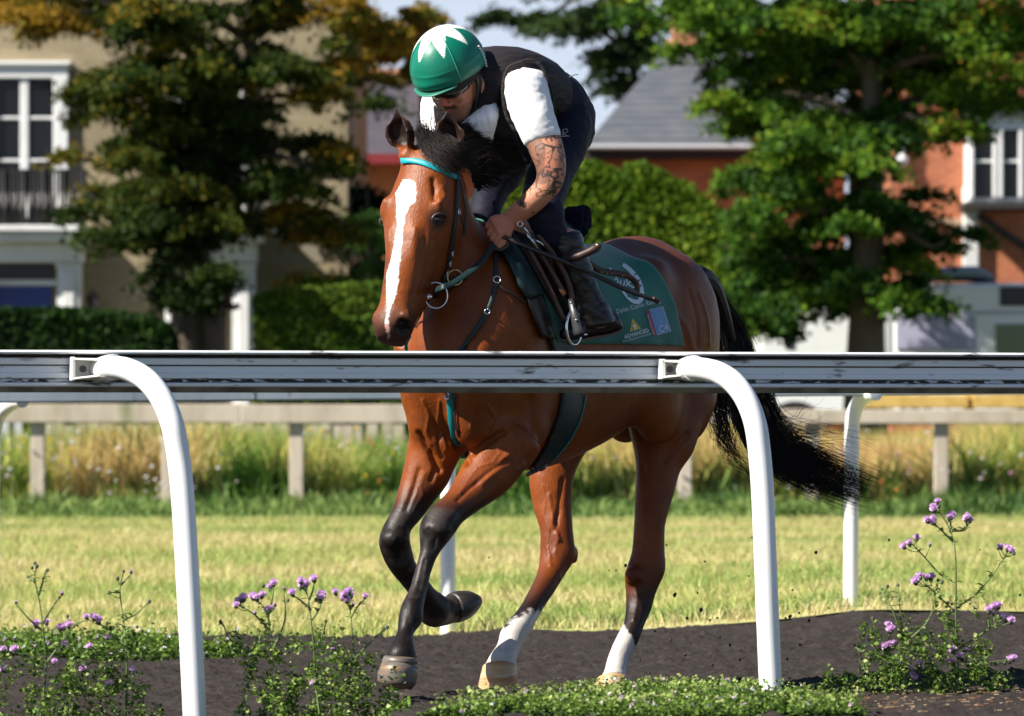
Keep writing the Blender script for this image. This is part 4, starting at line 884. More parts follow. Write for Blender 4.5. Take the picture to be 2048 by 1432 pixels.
# stirrup leathers, buckles, iron
mb = MB()
for pts in ([(1052, 490, 17.06), (1075, 530, 17.05), (1105, 590, 17.05), (1128, 640, 17.04)], [(1062, 478, 17.07), (1095, 530, 17.07), (1130, 590, 17.06)], [(1075, 470, 17.05), (1100, 500, 17.04), (1120, 530, 17.05), (1135, 560, 17.05), (1146, 600, 17.05)]):
    mb.tube([W(x, y, d) for x, y, d in pts], .010, n=8, flat=.3, up=(-.4, -1, 0))
mb.build('stirrup_leather', M_brown, sad, True)
mb = MB()
for (x0, y0, x1, y1) in [(1042, 447, 1062, 476), (1048, 462, 1068, 490), (1066, 478, 1088, 492), (1056, 470, 1076, 498)]: mb = MB(); mb.tube([W(x0, y0, 17.02), W((x0 + x1) / 2, (y0 + y1) / 2 - 2, 17.0), W(x1, y1, 17.02)], .0032, n=8, flat=.5, up=(0, -1, 0)); mb.build('buckle', M_steel, sad, True)
mb = MB(); ring(mb, W(1040, 448, 17.0), .009, .0022, (0, -1, 0)); mb.build('buckle_ring', M_steel, sad, True)
mb = MB(); mb.tube([W(1141, 598, 17.03), W(1148, 628, 17.0), W(1158, 668, 16.99)], [.010, .014, .020], n=8, flat=.35, up=(-.3, -1, 0)); mb.build('stirrup_guard', mat('guard', (.03, .03, .035), .4), sad, True)
mb = MB(); ring(mb, W(1148, 655, 17.08), .060, .006, (.75, -.6, .0), 28, .72); mb.ell(W(1171, 669, 16.99), (.007, 0, 0), (0, .006, 0), (0, 0, .005)); mb.ell(W(1142, 606, 17.0), (.004, 0, 0), (0, .004, 0), (0, 0, .004)); mb.ell(W(1152, 640, 16.985), (.004, 0, 0), (0, .004, 0), (0, 0, .004)); mb.build('stirrup_iron', M_steel, sad, True)
# trailing stirrup leather ends behind the boot
mb = MB(); P1 = [(1166, 512), (1185, 532), (1205, 542), (1230, 546), (1255, 552), (1272, 566), (1274, 585), (1266, 590)]
mb.tube([W(x, y, 17.16 + .001 * (x - 1166)) for x, y in P1], [.008, .011, .011, .011, .011, .010, .009, .007], n=8, flat=.25, up=(-.2, -1, .2)); mb.build('trailing_leather', M_brown, sad, True)
mb = MB()
for x, y in [(1203, 545), (1214, 547), (1224, 548), (1245, 552)]: mb = MB(); mb.ell(W(x, y, 17.16 + .001 * (x - 1166) - .006), (.0025, 0, 0), (0, .002, 0), (0, 0, .0025), 8, 6); mb.build('stud', M_brass, sad, True)
wh = thing('riding_whip', 'long thin black riding whip held in the left hand, pointing back along the cloth', 'whip', W(1005, 470, 17.0))
mb = MB(); mb.tube([W(1000, 470, 17.0), W(1050, 492, 16.98), (W(1120, 520, 16.97)), W(1200, 554, 17.02), W(1260, 582, 17.08), W(1312, 601, 17.12)], [.0085, .0085, .008, .0075, .0075, .007], n=10); mb.tube([W(1180, 548, 17.0), W(1250, 580, 17.06), W(1305, 599, 17.1)], [.004, .006, .005], n=8); mb.build('shaft', mat('whip_black', (.016, .012, .011), .35), wh, True)
mb = MB(); mb.tube([W(1306, 597, 17.11), W(1316, 603, 17.12)], [.009, .010], n=8); mb.build('tip', M_brown, wh, True)
hd2 = thing('saddle_strap_roll', 'thick brown leather strap end poking out behind the jockey\'s boot', 'strap', W(1140, 515, 17.0))
mb = MB(); mb.tube([W(1128, 520, 17.03), W(1150, 515, 16.99), W(1175, 505, 16.98), W(1192, 496, 16.98), W(1200, 492, 16.99)], [.012, .0135, .0135, .0145, .010], n=10); mb.build('roll', mat('brown_roll', (.045, .02, .014), .5), hd2, True)
mb = MB(); mb.ell(W(1194, 491, 16.965), (.004, 0, 0), (0, .003, 0), (0, 0, .006)); mb.build('stitching', M_brass, hd2, True)
# ================================================================== GROUND
def edge_y(px): return np.interp(px, [-600, 0, 500, 740, 880, 1000, 1240, 1500, 1620, 1700, 1760, 2048, 2700], [1300, 1290, 1284, 1277, 1268, 1256, 1258, 1243, 1232, 1222, 1219, 1223, 1225])
DE = 22.9
def edge_z(X): return HC - (edge_y(1024 + F * X / DE) - YH) * DE / F
def grid(name, x0, x1, y0, y1, nx, ny, zf, mt, kind='structure', cols=None):
    X, Y = np.meshgrid(np.linspace(x0, x1, nx), np.linspace(y0, y1, ny)); X = X.ravel(); Y = Y.ravel(); Zz = zf(X, Y)
    i = (np.arange(ny - 1)[:, None] * nx + np.arange(nx - 1)[None]).ravel(); f_ = np.stack([i, i + 1, i + nx + 1, i + nx], 1)
    Vg = np.stack([X, Y, Zz], 1); o = np_mesh(name, Vg, f_, mt, smooth=True, cols=cols(Vg) if cols else None); o['kind'] = kind; return o
def track_z(X, Y):
    P = np.stack([X, Y, X * 0], 1); e = edge_z(X)
    lump = (fbm(P, 2.6, 41, 3) - .5) * .035 + (fbm(P, 11, 42, 4) - .5) * .016 + np.maximum(fbm(P, 26, 47, 3) - .60, 0) * .09
    verge = (ss(16.95, 16.25, Y) * .078 + ss(16.2, 15.2, Y) * .042) * ss(-.55, -.28, X); berm = ss(22.0, 22.8, Y) * (e + .076) + np.exp(-((Y - 22.7) / .3) ** 2) * (fbm(P, 2.2, 44, 3) - .5) * .05
    return -.082 + lump * ss(23.1, 22.6, Y) + verge + berm - ss(22.85, 23.15, Y) * .06
M_soil = mat('track_soil', (.031, .0255, .0235), rough=.95, spec=.15, noise=(14, (.054, .045, .040), .45, .75), bump=(38, .8, .012), dirt=((.018, .013, .011), 45, .52, .7))
grid('track', -5.5, 6.5, 12.5, 23.15, 520, 460, track_z, M_soil)
def field_z(X, Y): e = edge_z(X); return e * (1 - ss(23, 40, Y)) + (fbm(np.stack([X, Y, X * 0], 1), .6, 51, 2) - .5) * .03 - .005
def base_z(X, Y): return np.where(Y < 12.45, -.06, -.25) * (Y < 23.1) + (Y >= 23.1) * np.where(Y < 23.1, 0, np.minimum(field_z(X, Y) - .03, 0) - .03)
M_earth = mat('earth', (.09, .085, .04), rough=1, noise=(.4, (.05, .08, .02), .4, .6))
gxs = [-1500, -400, -120, -60, -30, -15, -8, -4, 0, 4, 8, 15, 30, 60, 120, 400, 1500]; gys = [-200, -20, 0, 10, 12.4, 12.6, 20, 23.2, 26, 30, 36, 43, 60, 90, 150, 300, 700, 1500]
X, Y = np.meshgrid(gxs, gys); X = X.ravel().astype(float); Y = Y.ravel().astype(float); nx = len(gxs); ny = len(gys)
i = (np.arange(ny - 1)[:, None] * nx + np.arange(nx - 1)[None]).ravel(); go = np_mesh('ground', np.stack([X, Y, base_z(X, Y) - .03], 1), np.stack([i, i + 1, i + nx + 1, i + nx], 1), M_earth); go['kind'] = 'structure'
def fieldc(Vg):
    a = fbm(Vg * np.array([.35, 1.6, 1]), 1.0, 61, 4); b = fbm(Vg * np.array([1, 2.2, 1]), 2.6, 62, 3)
    c = np.tile(np.array([.42, .41, .15]), (len(Vg), 1)); c = mixc(c, (.30, .38, .08), ss(.46, .62, a) * .8); c = mixc(c, (.50, .43, .22), ss(.50, .62, b) * .6); return c
grid('mown_grass_field', -9, 10, 22.95, 43.6, 240, 300, field_z, mat('grass_base', attr=True, rough=.9, bump=(20, .8, .03)), cols=fieldc)
M_blade = mat('grass_blades', attr=True, rough=.6, spec=.3, trans=.35)
def blades(name, n, xr, yr, hr_, wd, palf, zf, lean=.5, seed=1, lab=None, mt=None, hmask=None, cat='grass'):
    r = np.random.default_rng(seed); Y = np.sqrt(r.uniform(yr[0] ** 2, yr[1] ** 2, n)); X = r.uniform(xr[0], xr[1], n) * Y / yr[1]
    h = r.uniform(*hr_, n); P = np.stack([X, Y, X * 0], 1)
    if hmask is not None: h = h * hmask(P, r)
    z = zf(X, Y); a = r.uniform(0, 6.28, n); la = r.normal(size=n) * lean; lb = r.normal(size=n) * lean * .6; w_ = wd * r.uniform(.6, 1.4, n)
    dx, dy = np.cos(a) * w_, np.sin(a) * w_ * .5
    b0 = np.stack([X - dx, Y - dy, z - .01], 1); b1 = np.stack([X + dx, Y + dy, z - .01], 1)
    m0 = np.stack([X - dx * .7 + la * h * .35, Y - dy + lb * h * .35, z + h * .6], 1); m1 = np.stack([X + dx * .7 + la * h * .35, Y + dy + lb * h * .35, z + h * .6], 1); tp_ = np.stack([X + la * h, Y + lb * h, z + h * (1 - .2 * np.abs(la))], 1)
    Vb = np.stack([b0, b1, m1, m0, tp_], 1).reshape(-1, 3); k = np.arange(n) * 5
    c = palf(P, r, h); C5 = np.repeat(c, 5, 0)
    o = np_mesh(name, Vb, [np.stack([k, k + 1, k + 2, k + 3], 1), np.stack([k + 3, k + 2, k + 4], 1)], mt or M_blade, cols=C5, smooth=True)
    return tag(o, lab, cat, kind='stuff')
def pal(cols_, ws, seed): 
    C_ = np.array(cols_); 
    def f(P, r, h):
        a = fbm(P * np.array([.5, 1.3, 1]), 1.1, seed, 4); idx = np.clip(((a - .5) * 2.6 + .5 + r.normal(size=len(P)) * .22) * len(C_), 0, len(C_) - .01).astype(int); return C_[idx] * r.uniform(.75, 1.2, (len(P), 1))
    return f
blades('short_grass', 200000, (-7.0, 7.4), (23.0, 43.5), (.02, .095), .0042, pal([(.60, .52, .27), (.56, .51, .23), (.49, .49, .18), (.37, .43, .13), (.28, .38, .11)], None, 71), field_z, .7, 5, 'short yellow-green mown grass across the field beyond the track')
# tall meadow strip
def meadow_h(P, r): return .40 + .95 * fbm(P * np.array([1, .6, 1]), .8, 81, 3)
def meadow_pal(P, r, h):
    C_ = np.array([(.10, .22, .03), (.18, .33, .045), (.36, .44, .08), (.62, .58, .15), (.72, .64, .28), (.66, .48, .20)])
    a = fbm(P * np.array([1, .4, 1]), .55, 83, 3); q = (a - .5) * 2.9 + .16 + h * .46 + r.normal(size=len(P)) * .20; return C_[np.clip(q * 6, 0, 5.99).astype(int)] * r.uniform(.7, 1.25, (len(P), 1))
fz = lambda X, Y: X * 0
blades('tall_meadow_grass', 76000, (-7.6, 7.6), (49.25, 55), (.45, .95), .010, meadow_pal, fz, .28, 7, 'tall wild grass, straw and green, growing along the wooden fence', hmask=meadow_h)
blades('meadow_undergrowth', 44000, (-7.6, 7.6), (43.6, 49.2), (.03, .17), .015, pal([(.045, .10, .018), (.08, .17, .03), (.13, .23, .05), (.22, .31, .08)], None, 85), fz, .5, 8, 'low green weeds at the front edge of the tall meadow', hmask=lambda P, r: .2 + 2.0 * np.maximum(fbm(P, 1.4, 88, 3) - .38, 0) * 2)
blades('leafy_meadow_plants', 15000, (-7.6, 7.6), (49.2, 50.4), (.12, .5), .020, pal([(.06, .14, .02), (.10, .21, .035), (.17, .28, .05), (.30, .32, .08)], None, 86), fz, .45, 9, 'green leafy wild plants mixed into the lower half of the meadow', hmask=lambda P, r: .35 + 2.2 * np.maximum(fbm(P, .8, 89, 3) - .40, 0) * 2)
def specks(name, n, xr, yr, zr, size, pals, lab, seed, group=None, kind='stuff', xy=None):
    r = np.random.default_rng(seed); Y = r.uniform(*yr, n); X = r.uniform(*xr, n) * Y / yr[1]; z = r.uniform(*zr, n)
    # blossoms come in loose groups
    g = r.integers(0, max(2, n // 9), n); gx = r.normal(size=(n, 2)) * .0; cx = r.uniform(*xr, n // 9 + 2); cz = r.uniform(*zr, n // 9 + 2); X = cx[g] + r.normal(size=n) * .22; z = np.clip(cz[g] + r.normal(size=n) * .08, .1, 1)
    c = np.array(pals)[g % len(pals)]; s = size * r.uniform(.6, 1.4, n)
    o8 = np.array([(1, 0, 0), (-1, 0, 0), (0, 1, 0), (0, -1, 0), (0, 0, .7), (0, 0, -.7)]); f8 = np.array([(0, 2, 4), (2, 1, 4), (1, 3, 4), (3, 0, 4), (2, 0, 5), (1, 2, 5), (3, 1, 5), (0, 3, 5)])
    Vb = (np.stack([X, Y, z], 1)[:, None] + o8[None] * s[:, None, None]).reshape(-1, 3); fb = (np.arange(n)[:, None, None] * 6 + f8[None]).reshape(-1, 3)
    return tag(np_mesh(name, Vb, fb, M_blade, cols=np.repeat(c, 6, 0)), lab, 'wildflowers', kind=kind)
specks('meadow_flowers', 520, (-5, 5), (48.7, 50.5), (.15, .75), .022, [(.75, .72, .70), (.72, .74, .70), (.55, .30, .42), (.70, .22, .05), (.75, .55, .03), (.6, .5, .55)], 'small white, pink, orange and yellow wildflowers dotted through the meadow', 13)
# ================================================================== RAILS
ta = math.tan(math.radians(12)); rdir = Vector((math.cos(math.radians(12)), math.sin(math.radians(12)), 0)); rn = Vector((math.sin(math.radians(12)), -math.cos(math.radians(12)), 0))
def rail_pt(px, D0, px0):          # point where the rail's front line crosses a photo column
    X0 = (px0 - 1024) / F * D0; t = (px - 1024) / F; D = (D0 - X0 * ta) / (1 - t * ta); return Vector((t * D, D, 0))
M_white_pl = mat('white_plastic', (.80, .81, .82), rough=.35, spec=.5, dirt=((.60, .60, .58), 7, .62, .85), bump=(40, .05, .002))
def railmat():
    m = mat('weathered_rail', (.80, .82, .86), rough=.45, noise=(3, (.70, .73, .78), .3, .8), dirt=((.10, .095, .08), 26, .60, .70), bump=(60, .3, .003), stretch=(.35, .35, 1.4)); return m
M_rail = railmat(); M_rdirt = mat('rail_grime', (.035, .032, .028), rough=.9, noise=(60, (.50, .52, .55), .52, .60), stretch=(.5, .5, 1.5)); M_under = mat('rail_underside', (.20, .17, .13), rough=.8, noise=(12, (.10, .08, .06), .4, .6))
M_blk = mat('gap_shade_black', (.012, .011, .010), rough=.9, noise=(30, (.10, .10, .10), .62, .72), stretch=(.4, .4, 1))  # shade painted as black for the rail's gap and groove strips
A0 = rail_pt(-1100, 15.8, 1345); A1 = rail_pt(3200, 15.8, 1345); ZT = 1.107
nr = thing('running_rail', 'white plastic running rail with curved posts nearest the camera, weathered and grimy', 'rail', A0)
def extrude(name, prof, mt, parent, a, b, z0, z1=None):
    z1 = z0 if z1 is None else z1; mb = MB(); pa = [a + rn * o + UP * (z0 + z) for o, z in prof]; n = len(prof); pb = [b + rn * o + UP * (z1 + z) for o, z in prof]
    mb.add(pa + pb, [tuple(range(n)), tuple(range(n, 2 * n))[::-1]] + [(i, n + i, n + (i + 1) % n, (i + 1) % n) for i in range(n)]); return mb.build(name, mt, parent)
extrude('top_cap', [(-.055, -.001), (-.045, .0), (.036, 0), (.043, -.002), (.045, -.006), (.042, -.0105), (.030, -.0115), (-.055, -.0135)], M_rail, nr, A0, A1, ZT)
extrude('rail_core', [(-.05, -.0140), (.0, -.0140), (.0, -.1005), (-.05, -.1005)], M_rail, nr, A0, A1, ZT)
extrude('shadow_gap', [(.0005, -.0142), (.0035, -.0142), (.0035, -.0225), (.0005, -.0225)], M_blk, nr, A0, A1, ZT)  # black strip standing for the shade under the cap
extrude('groove_shadow_line', [(.0004, -.0453), (.0030, -.0453), (.0030, -.0485), (.0004, -.0485)], M_blk, nr, A0, A1, ZT)  # thin black line painted as shade below the upper ridge
extrude('upper_ridge', [(.0006, -.0230), (.009, -.0250), (.010, -.0270), (.010, -.0425), (.008, -.0445), (.0006, -.0450)], M_rail, nr, A0, A1, ZT)
extrude('lower_ridge', [(.0006, -.0690), (.008, -.0700), (.010, -.0720), (.010, -.0850), (.008, -.0870), (.0006, -.0880)], M_rail, nr, A0, A1, ZT)
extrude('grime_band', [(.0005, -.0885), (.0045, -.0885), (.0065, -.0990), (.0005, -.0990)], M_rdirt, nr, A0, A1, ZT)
extrude('bottom_lip', [(-.055, -.1010), (.012, -.1010), (.016, -.1040), (.016, -.1090), (.012, -.1130), (-.055, -.1130)], M_rail, nr, A0, A1, ZT)
extrude('underside', [(-.06, -.1135), (.010, -.1135), (.002, -.1300), (-.06, -.1310)], M_under, nr, A0, A1, ZT)  # dark brown colour stands for the ground reflected in the white underside
def near_post(path, base, rD, bx_, parent):
    """curved pipe traced from bracket to ground; path = (x,y,D)"""
    mb = MB(); mb.tube([W(x, y, D) for x, y, D in path], .0355, n=28, k=8, cap=.05); mb.build('post', M_white_pl, parent, True)
    (x0, y0, x1, y1) = bx_; br = MB()
    p0 = rail_pt(x0, 15.8, 1345); p1 = rail_pt(x1, 15.8, 1345); cz = HC - ((y0 + y1) / 2 - YH) / F * p0.y; hh = (y1 - y0) / 2 / F * p0.y; L = (p1 - p0).length
    # back plate, end flange, top and bottom webs narrowing to a socket
    sock = W(path[0][0], path[0][1], path[0][2]); e = p0 + UP * cz; o2 = .085
    def pl(a, b, c, d, t): n_ = (b - a).cross(d - a).normalized() * t; br.prism([a, b, c, d], n_)
    br.box(e + rdir * (L / 2) + rn * .016, rdir * (L / 2), rn * .003, UP * hh)
    br.box(e + rn * .048, rdir * .006, rn * .030, UP * (hh * 1.08))
    for s in (1, -1):
        a = e + rn * .019 + UP * hh * .96 * s; b = a + rdir * L; c = sock + UP * hh * .72 * s - rdir * .0 + rn * .0; d = e + rn * .078 + UP * hh * .98 * s
        br.prism([a, b, c, d], UP * (-.006 * s))
    br.tube([e + rdir * (L * .92) + rn * .022, sock.lerp(e + rdir * (L * .92) + rn * .022, .35), sock + (sock - e).normalized() * .012], [.036, .040, .0415], n=24, k=3, cap=.0)
    o = br.build('bracket', mat('bracket_white', (.76, .76, .74), .45, dirt=((.30, .26, .18), 22, .60, .75)), parent); b = o.modifiers.new('b', 'BEVEL'); b.width = .0025; b.segments = 2; b.limit_method = 'ANGLE'
    sc = MB(); c = e + rdir * (L * .36) + rn * .0195; sc.tube([c - rn * .002, c + rn * .004], [.011, .011], n=14, cap=0); sc.tube([c + rn * .003, c + rn * .007], [.005, .005], n=6, cap=0); sc.build('screw', mat('screw', (.12, .11, .12), .5, .6), parent)
    sc = MB(); c = e + rdir * (L * .62) + rn * .0195 - UP * .004; sc.tube([c - rn * .002, c + rn * .003], [.006, .006], n=12, cap=0); sc.build('screw', mat('screw_dark', (.05, .045, .04), .6), parent)
    ms = MB(); r = np.random.default_rng(int(x0)); q0 = Vector(W(path[0][0] + 6, path[0][1] + 20, path[0][2] - .02))
    for k in range(26): q = q0 + rdir * r.uniform(0, .055) + UP * r.uniform(-.010, .010) - Vector((0, r.uniform(0, .012), 0)); ms.ell(q, (r.uniform(.002, .006), 0, 0), (0, .003, 0), (0, 0, r.uniform(.0015, .003)), 8, 5)
    ms.build('lichen', mat('lichen', (.30, .27, .09), .9, bump=(200, .8, .002)), parent)
near_post([(222, 735, 15.28), (248, 737, 15.20), (276, 748, 15.13), (302, 768, 15.08), (326, 802, 15.04), (345, 850, 15.01), (357, 915, 15.0), (366, 1000, 14.98), (375, 1150, 14.95), (384, 1320, 14.92), (391, 1470, 14.9), (393, 1520, 14.89)], None, 15.4, (141, 716, 205, 760), nr)
near_post([(1385, 737, 15.62), (1412, 739, 15.55), (1442, 748, 15.50), (1470, 768, 15.46), (1494, 802, 15.43), (1511, 850, 15.41), (1520, 915, 15.40), (1526, 1000, 15.39), (1532, 1150, 15.37), (1538, 1300, 15.36), (1542, 1392, 15.35), (1543, 1405, 15.35)], None, 15.8, (1316, 720, 1372, 757), nr)
B0 = rail_pt(-900, 22.95, 1024); B1 = rail_pt(3000, 22.95, 1024)
fr = thing('running_rail', 'far white running rail on the other side of the track, cracked and blue-grey', 'rail', B0)
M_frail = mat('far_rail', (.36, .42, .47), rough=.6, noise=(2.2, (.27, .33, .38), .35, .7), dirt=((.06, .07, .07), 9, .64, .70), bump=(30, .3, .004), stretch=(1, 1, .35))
_p0 = rail_pt(0, 22.95, 1024); _p1 = rail_pt(2048, 22.95, 1024); _z0 = HC - (806 - YH) / F * _p0.y; _z1 = HC - (789 - YH) / F * _p1.y; _sl = (_z1 - _z0) / (_p1.x - _p0.x)
zb0 = _z0 + _sl * (B0.x - _p0.x); zb1 = _z0 + _sl * (B1.x - _p0.x)
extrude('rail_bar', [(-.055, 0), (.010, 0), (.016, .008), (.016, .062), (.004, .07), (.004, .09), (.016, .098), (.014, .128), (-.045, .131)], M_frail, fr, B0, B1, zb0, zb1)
for k, pts in enumerate([[(1752, 786, 23.25), (1736, 789, 23.32), (1719, 803, 23.38), (1707, 830, 23.42), (1704, 870, 23.44), (1703, 960, 23.44), (1702, 1100, 23.44), (1701, 1240, 23.44)],
             [(946, 790, 22.95), (930, 793, 23.02), (912, 808, 23.08), (900, 835, 23.12), (897, 880, 23.14), (896, 1000, 23.14), (896, 1150, 23.14), (896, 1276, 23.14)],
             [(45, 800, 22.7), (30, 803, 22.76), (8, 818, 22.82), (-8, 845, 22.88), (-14, 900, 22.9), (-16, 1000, 22.9), (-16, 1150, 22.9), (-16, 1300, 22.9)]]):
    mb = MB(); mb.tube([W(x, y, D) for x, y, D in pts], .0355, n=22, k=6, cap=.05); mb.build('post', M_white_pl, fr, True)
# ================================================================== WOODEN FENCES
def bxp(mb, x0, y0, x1, y1, D, dep, dz=0):
    """box facing the camera covering a traced rectangle at distance D"""
    a = W(x0, y1, D); b = W(x1, y0, D); mb.bx(a.x, b.x, D, D + dep, a.z, b.z)
M_wood = mat('weathered_wood', (.54, .47, .38), rough=.9, noise=(5, (.40, .34, .26), .4, .7), stretch=(1, 1, .25), dirt=((.16, .19, .07), 3, .62, .8), bump=(30, .4, .006))
wf = thing('wooden_fence', 'weathered grey post-and-rail fence standing in the tall meadow grass', 'fence', (0, 49, 0))
for px in (75, 337, 593, 850, 1110, 1370, 1625, 1883, 2140, -185, -445, -705, 2400, 2660):
    mb = MB(); bxp(mb, px - 14, 846 if px < 1200 else 846, px + 14, 1040, 49.0, .13); mb.build('post', M_wood, wf, bevel=.01)
for (x0, x1, y0, y1) in [(-720, 480, 808, 845), (482, 1100, 809, 846), (1102, 1640, 818, 846), (1642, 2680, 819, 847)]:
    mb = MB(); bxp(mb, x0, y0, x1, y1, 48.93, .06); mb.build('rail', M_wood, wf, bevel=.008)
bf = thing('board_fence', 'low fence of pale upright boards behind the post-and-rail fence', 'fence', (-4, 54, 0))
rr_ = random.Random(4)
x = 88
while x < 800:
    w_ = rr_.uniform(17, 24); mb = MB(); bxp(mb, x, 848 + rr_.uniform(-2, 5), x + w_, 1000, 54.0 + rr_.uniform(0, .02), .03); mb.build('board', M_wood, bf); x += w_ + rr_.choice([1, 2, 2, 9])
mb = MB(); bxp(mb, 80, 866, 805, 874, 54.06, .05); mb.build('cross_rail', M_wood, bf)
yb = thing('timber_barrier', 'yellow timber barrier beam on a post behind the grey fence', 'barrier', W(1940, 1000, 56))
mb = MB(); bxp(mb, 1732, 790, 1938, 816, 56, .12); mb.build('beam', mat('yellow_timber', (.62, .42, .12), .8, noise=(6, (.50, .32, .08), .4, .7)), yb, bevel=.01)
mb = MB(); bxp(mb, 1946, 790, 2330, 816, 56, .12); mb.build('beam', bpy.data.materials['yellow_timber'], yb, bevel=.01)
mb = MB(); bxp(mb, 1928, 786, 1950, 1000, 56.13, .14); mb.build('post', bpy.data.materials['yellow_timber'], yb, bevel=.01)
wb_ = thing('white_gate', 'pale gate with dark hinge post at the far left edge behind the fence', 'gate', W(20, 1000, 55))
mb = MB(); bxp(mb, -60, 842, 17, 960, 55, .05); mb.build('panel', mat('pale_panel', (.55, .58, .60), .7), wb_)
mb = MB(); bxp(mb, 20, 842, 27, 960, 55.02, .05); mb.build('hinge_post', M_under, wb_)
mb = MB(); bxp(mb, 29, 842, 44, 960, 55, .08); mb.build('post', bpy.data.materials['pale_panel'], wb_)
# ================================================================== BUILDINGS
def brickmat(nm, c1, c2, mortar, sc=1.0):
    m = bpy.data.materials.new(nm); m.use_nodes = True; n = m.node_tree.nodes; l = m.node_tree.links; b = n['Principled BSDF']; b.inputs['Roughness'].default_value = .9
    tc = n.new('ShaderNodeTexCoord'); sp = n.new('ShaderNodeSeparateXYZ'); ad = n.new('ShaderNodeMath'); cb_ = n.new('ShaderNodeCombineXYZ'); l.new(tc.outputs['Object'], sp.inputs[0]); l.new(sp.outputs[0], ad.inputs[0]); l.new(sp.outputs[1], ad.inputs[1]); l.new(ad.outputs[0], cb_.inputs[0]); l.new(sp.outputs[2], cb_.inputs[1])
    bk = n.new('ShaderNodeTexBrick'); bk.inputs['Scale'].default_value = 1; bk.inputs['Brick Width'].default_value = .225 * sc; bk.inputs['Row Height'].default_value = .075 * sc; bk.inputs['Mortar Size'].default_value = .011 * sc
    bk.inputs['Color1'].default_value = (*c1, 1); bk.inputs['Color2'].default_value = (*c2, 1); bk.inputs['Mortar'].default_value = (*mortar, 1); l.new(cb_.outputs[0], bk.inputs['Vector'])
    nz = n.new('ShaderNodeTexNoise'); nz.inputs['Scale'].default_value = .9; nz.inputs['Detail'].default_value = 6; l.new(tc.outputs['Object'], nz.inputs['Vector']); mr = n.new('ShaderNodeMapRange'); mr.inputs[1].default_value = .3; mr.inputs[2].default_value = .7; mr.inputs[3].default_value = .7; mr.inputs[4].default_value = 1.15; l.new(nz.outputs[0], mr.inputs[0])
    mx = n.new('ShaderNodeMix'); mx.data_type = 'RGBA'; mx.blend_type = 'MULTIPLY'; mx.inputs[0].default_value = 1; l.new(bk.outputs[0], mx.inputs[6]); l.new(mr.outputs[0], mx.inputs[7]); l.new(mx.outputs[2], b.inputs['Base Color']); return m
M_stucco = brickmat('buff_brick', (.38, .31, .19), (.31, .25, .15), (.33, .28, .19)); M_red_b = brickmat('red_brick', (.50, .14, .055), (.40, .10, .045), (.42, .22, .13)); M_or_b = brickmat('orange_brick', (.58, .24, .10), (.48, .17, .07), (.45, .28, .17))
M_joint = mat('white_joinery', (.78, .79, .80), .5, dirt=((.62, .62, .60), 2, .55, .8)); M_glass = mat('dark_glass', (.008, .009, .011), .15, spec=.3); M_iron = mat('black_iron', (.012, .012, .014), .5)
M_slate = mat('slate', (.085, .098, .118), .6, noise=(3, (.12, .132, .15), .4, .7), dirt=((.26, .26, .25), 1.5, .64, .74)); M_blue = mat('blue_door', (.02, .04, .22), .4); M_dark = mat('dark_void', (.02, .018, .016), .9); M_fascia = mat('fascia', (.03, .026, .024), .7)
HD = 66.0
h1 = thing('brick_house', 'tall buff brick house at the left with white french windows and iron balcony', 'house', W(300, 1000, HD))
mb = MB(); a = W(-900, 1000, HD); b = W(695, -150, HD); mb.bx(a.x, b.x, HD, HD + 9, -.1, b.z); mb.build('wall', M_stucco, h1)
def part_box(nm, rect, D, dep, mt, par, bevel=0, label=None):
    mb = MB(); bxp(mb, *rect, D, dep); return mb.build(nm, mt, par, bevel=bevel, label=label)
def win(par, x0, y0, x1, y1, D, fr=30, mulls=(), bars=(), top=26, sill=None, arch=True):
    """window: frame (part) with pane, mullions and glazing bars"""
    f = MB(); bxp(f, x0, y0, x0 + fr, y1, D - .10, .10); bxp(f, x1 - fr, y0, x1, y1, D - .10, .10); bxp(f, x0 + fr + .1, y0, x1 - fr - .1, y0 + top, D - .098, .098)
    if arch: bxp(f, x0 - 5, y0 - 8, x1 + 5, y0 - .2, D - .16, .16)
    for (m0, m1) in mulls: bxp(f, m0, y0 + top + .1, m1, y1, D - .06, .055)
    for (b0, b1) in bars:
        xs = [x0 + fr] + [v for m in mulls for v in m] + [x1 - fr]
        for i in range(0, len(xs), 2): bxp(f, xs[i] + .1, b0, xs[i + 1] - .1, b1, D - .045, .035)
    o = f.build('window', M_joint, par, bevel=.012)
    g = MB(); bxp(g, x0 + fr * .9, y0 + top * .9, x1 - fr * .9, y1, D - .02, .015); g.build('pane', M_glass, o); return o
win(h1, -42, 130, 136, 452, HD, 30, [(40, 57)], [(233, 239), (318, 324)])
win(h1, 345, 130, 497, 452, HD, 26, [(412, 428)], [(233, 239), (318, 324)])
part_box('parapet', (-905, -172, 700, -151), HD - .12, 9.2, M_joint, h1)
for (x0, x1, bars_) in [(-70, 168, 30), (300, 540, 30)]:
    part_box('balcony_slab', (x0 - 8, 450, x1 + 12, 462), HD - .85, .85, M_joint, h1, .01)
    mb = MB()
    for zz in (338, 442): bxp(mb, x0, zz, x1, zz + 7, HD - .80, .03)
    n_ = bars_
    for k in range(n_ + 1):
        xx = x0 + (x1 - x0) * k / n_; mb.tube([W(xx, 442, HD - .785), W(xx + 2.5 * (-1) ** k, 415, HD - .84), W(xx, 385, HD - .785), W(xx, 340, HD - .785)], .021 if k % 5 else .040, n=6, k=2, cap=0)
        if k % 2 == 0 and k < n_: mb.tube([W(xx + 3, 425, HD - .80), W(xx + 8, 405, HD - .86), W(xx + 3, 390, HD - .80)], .012, n=5, k=2, cap=0)
    for sx in (x0, x1): mb.bx(W(sx, 0, HD).x - .015, W(sx, 0, HD).x + .015, HD - .77, HD, W(0, 342, HD).z, W(0, 338, HD).z)
    mb.build('balcony_railing', M_iron, h1)
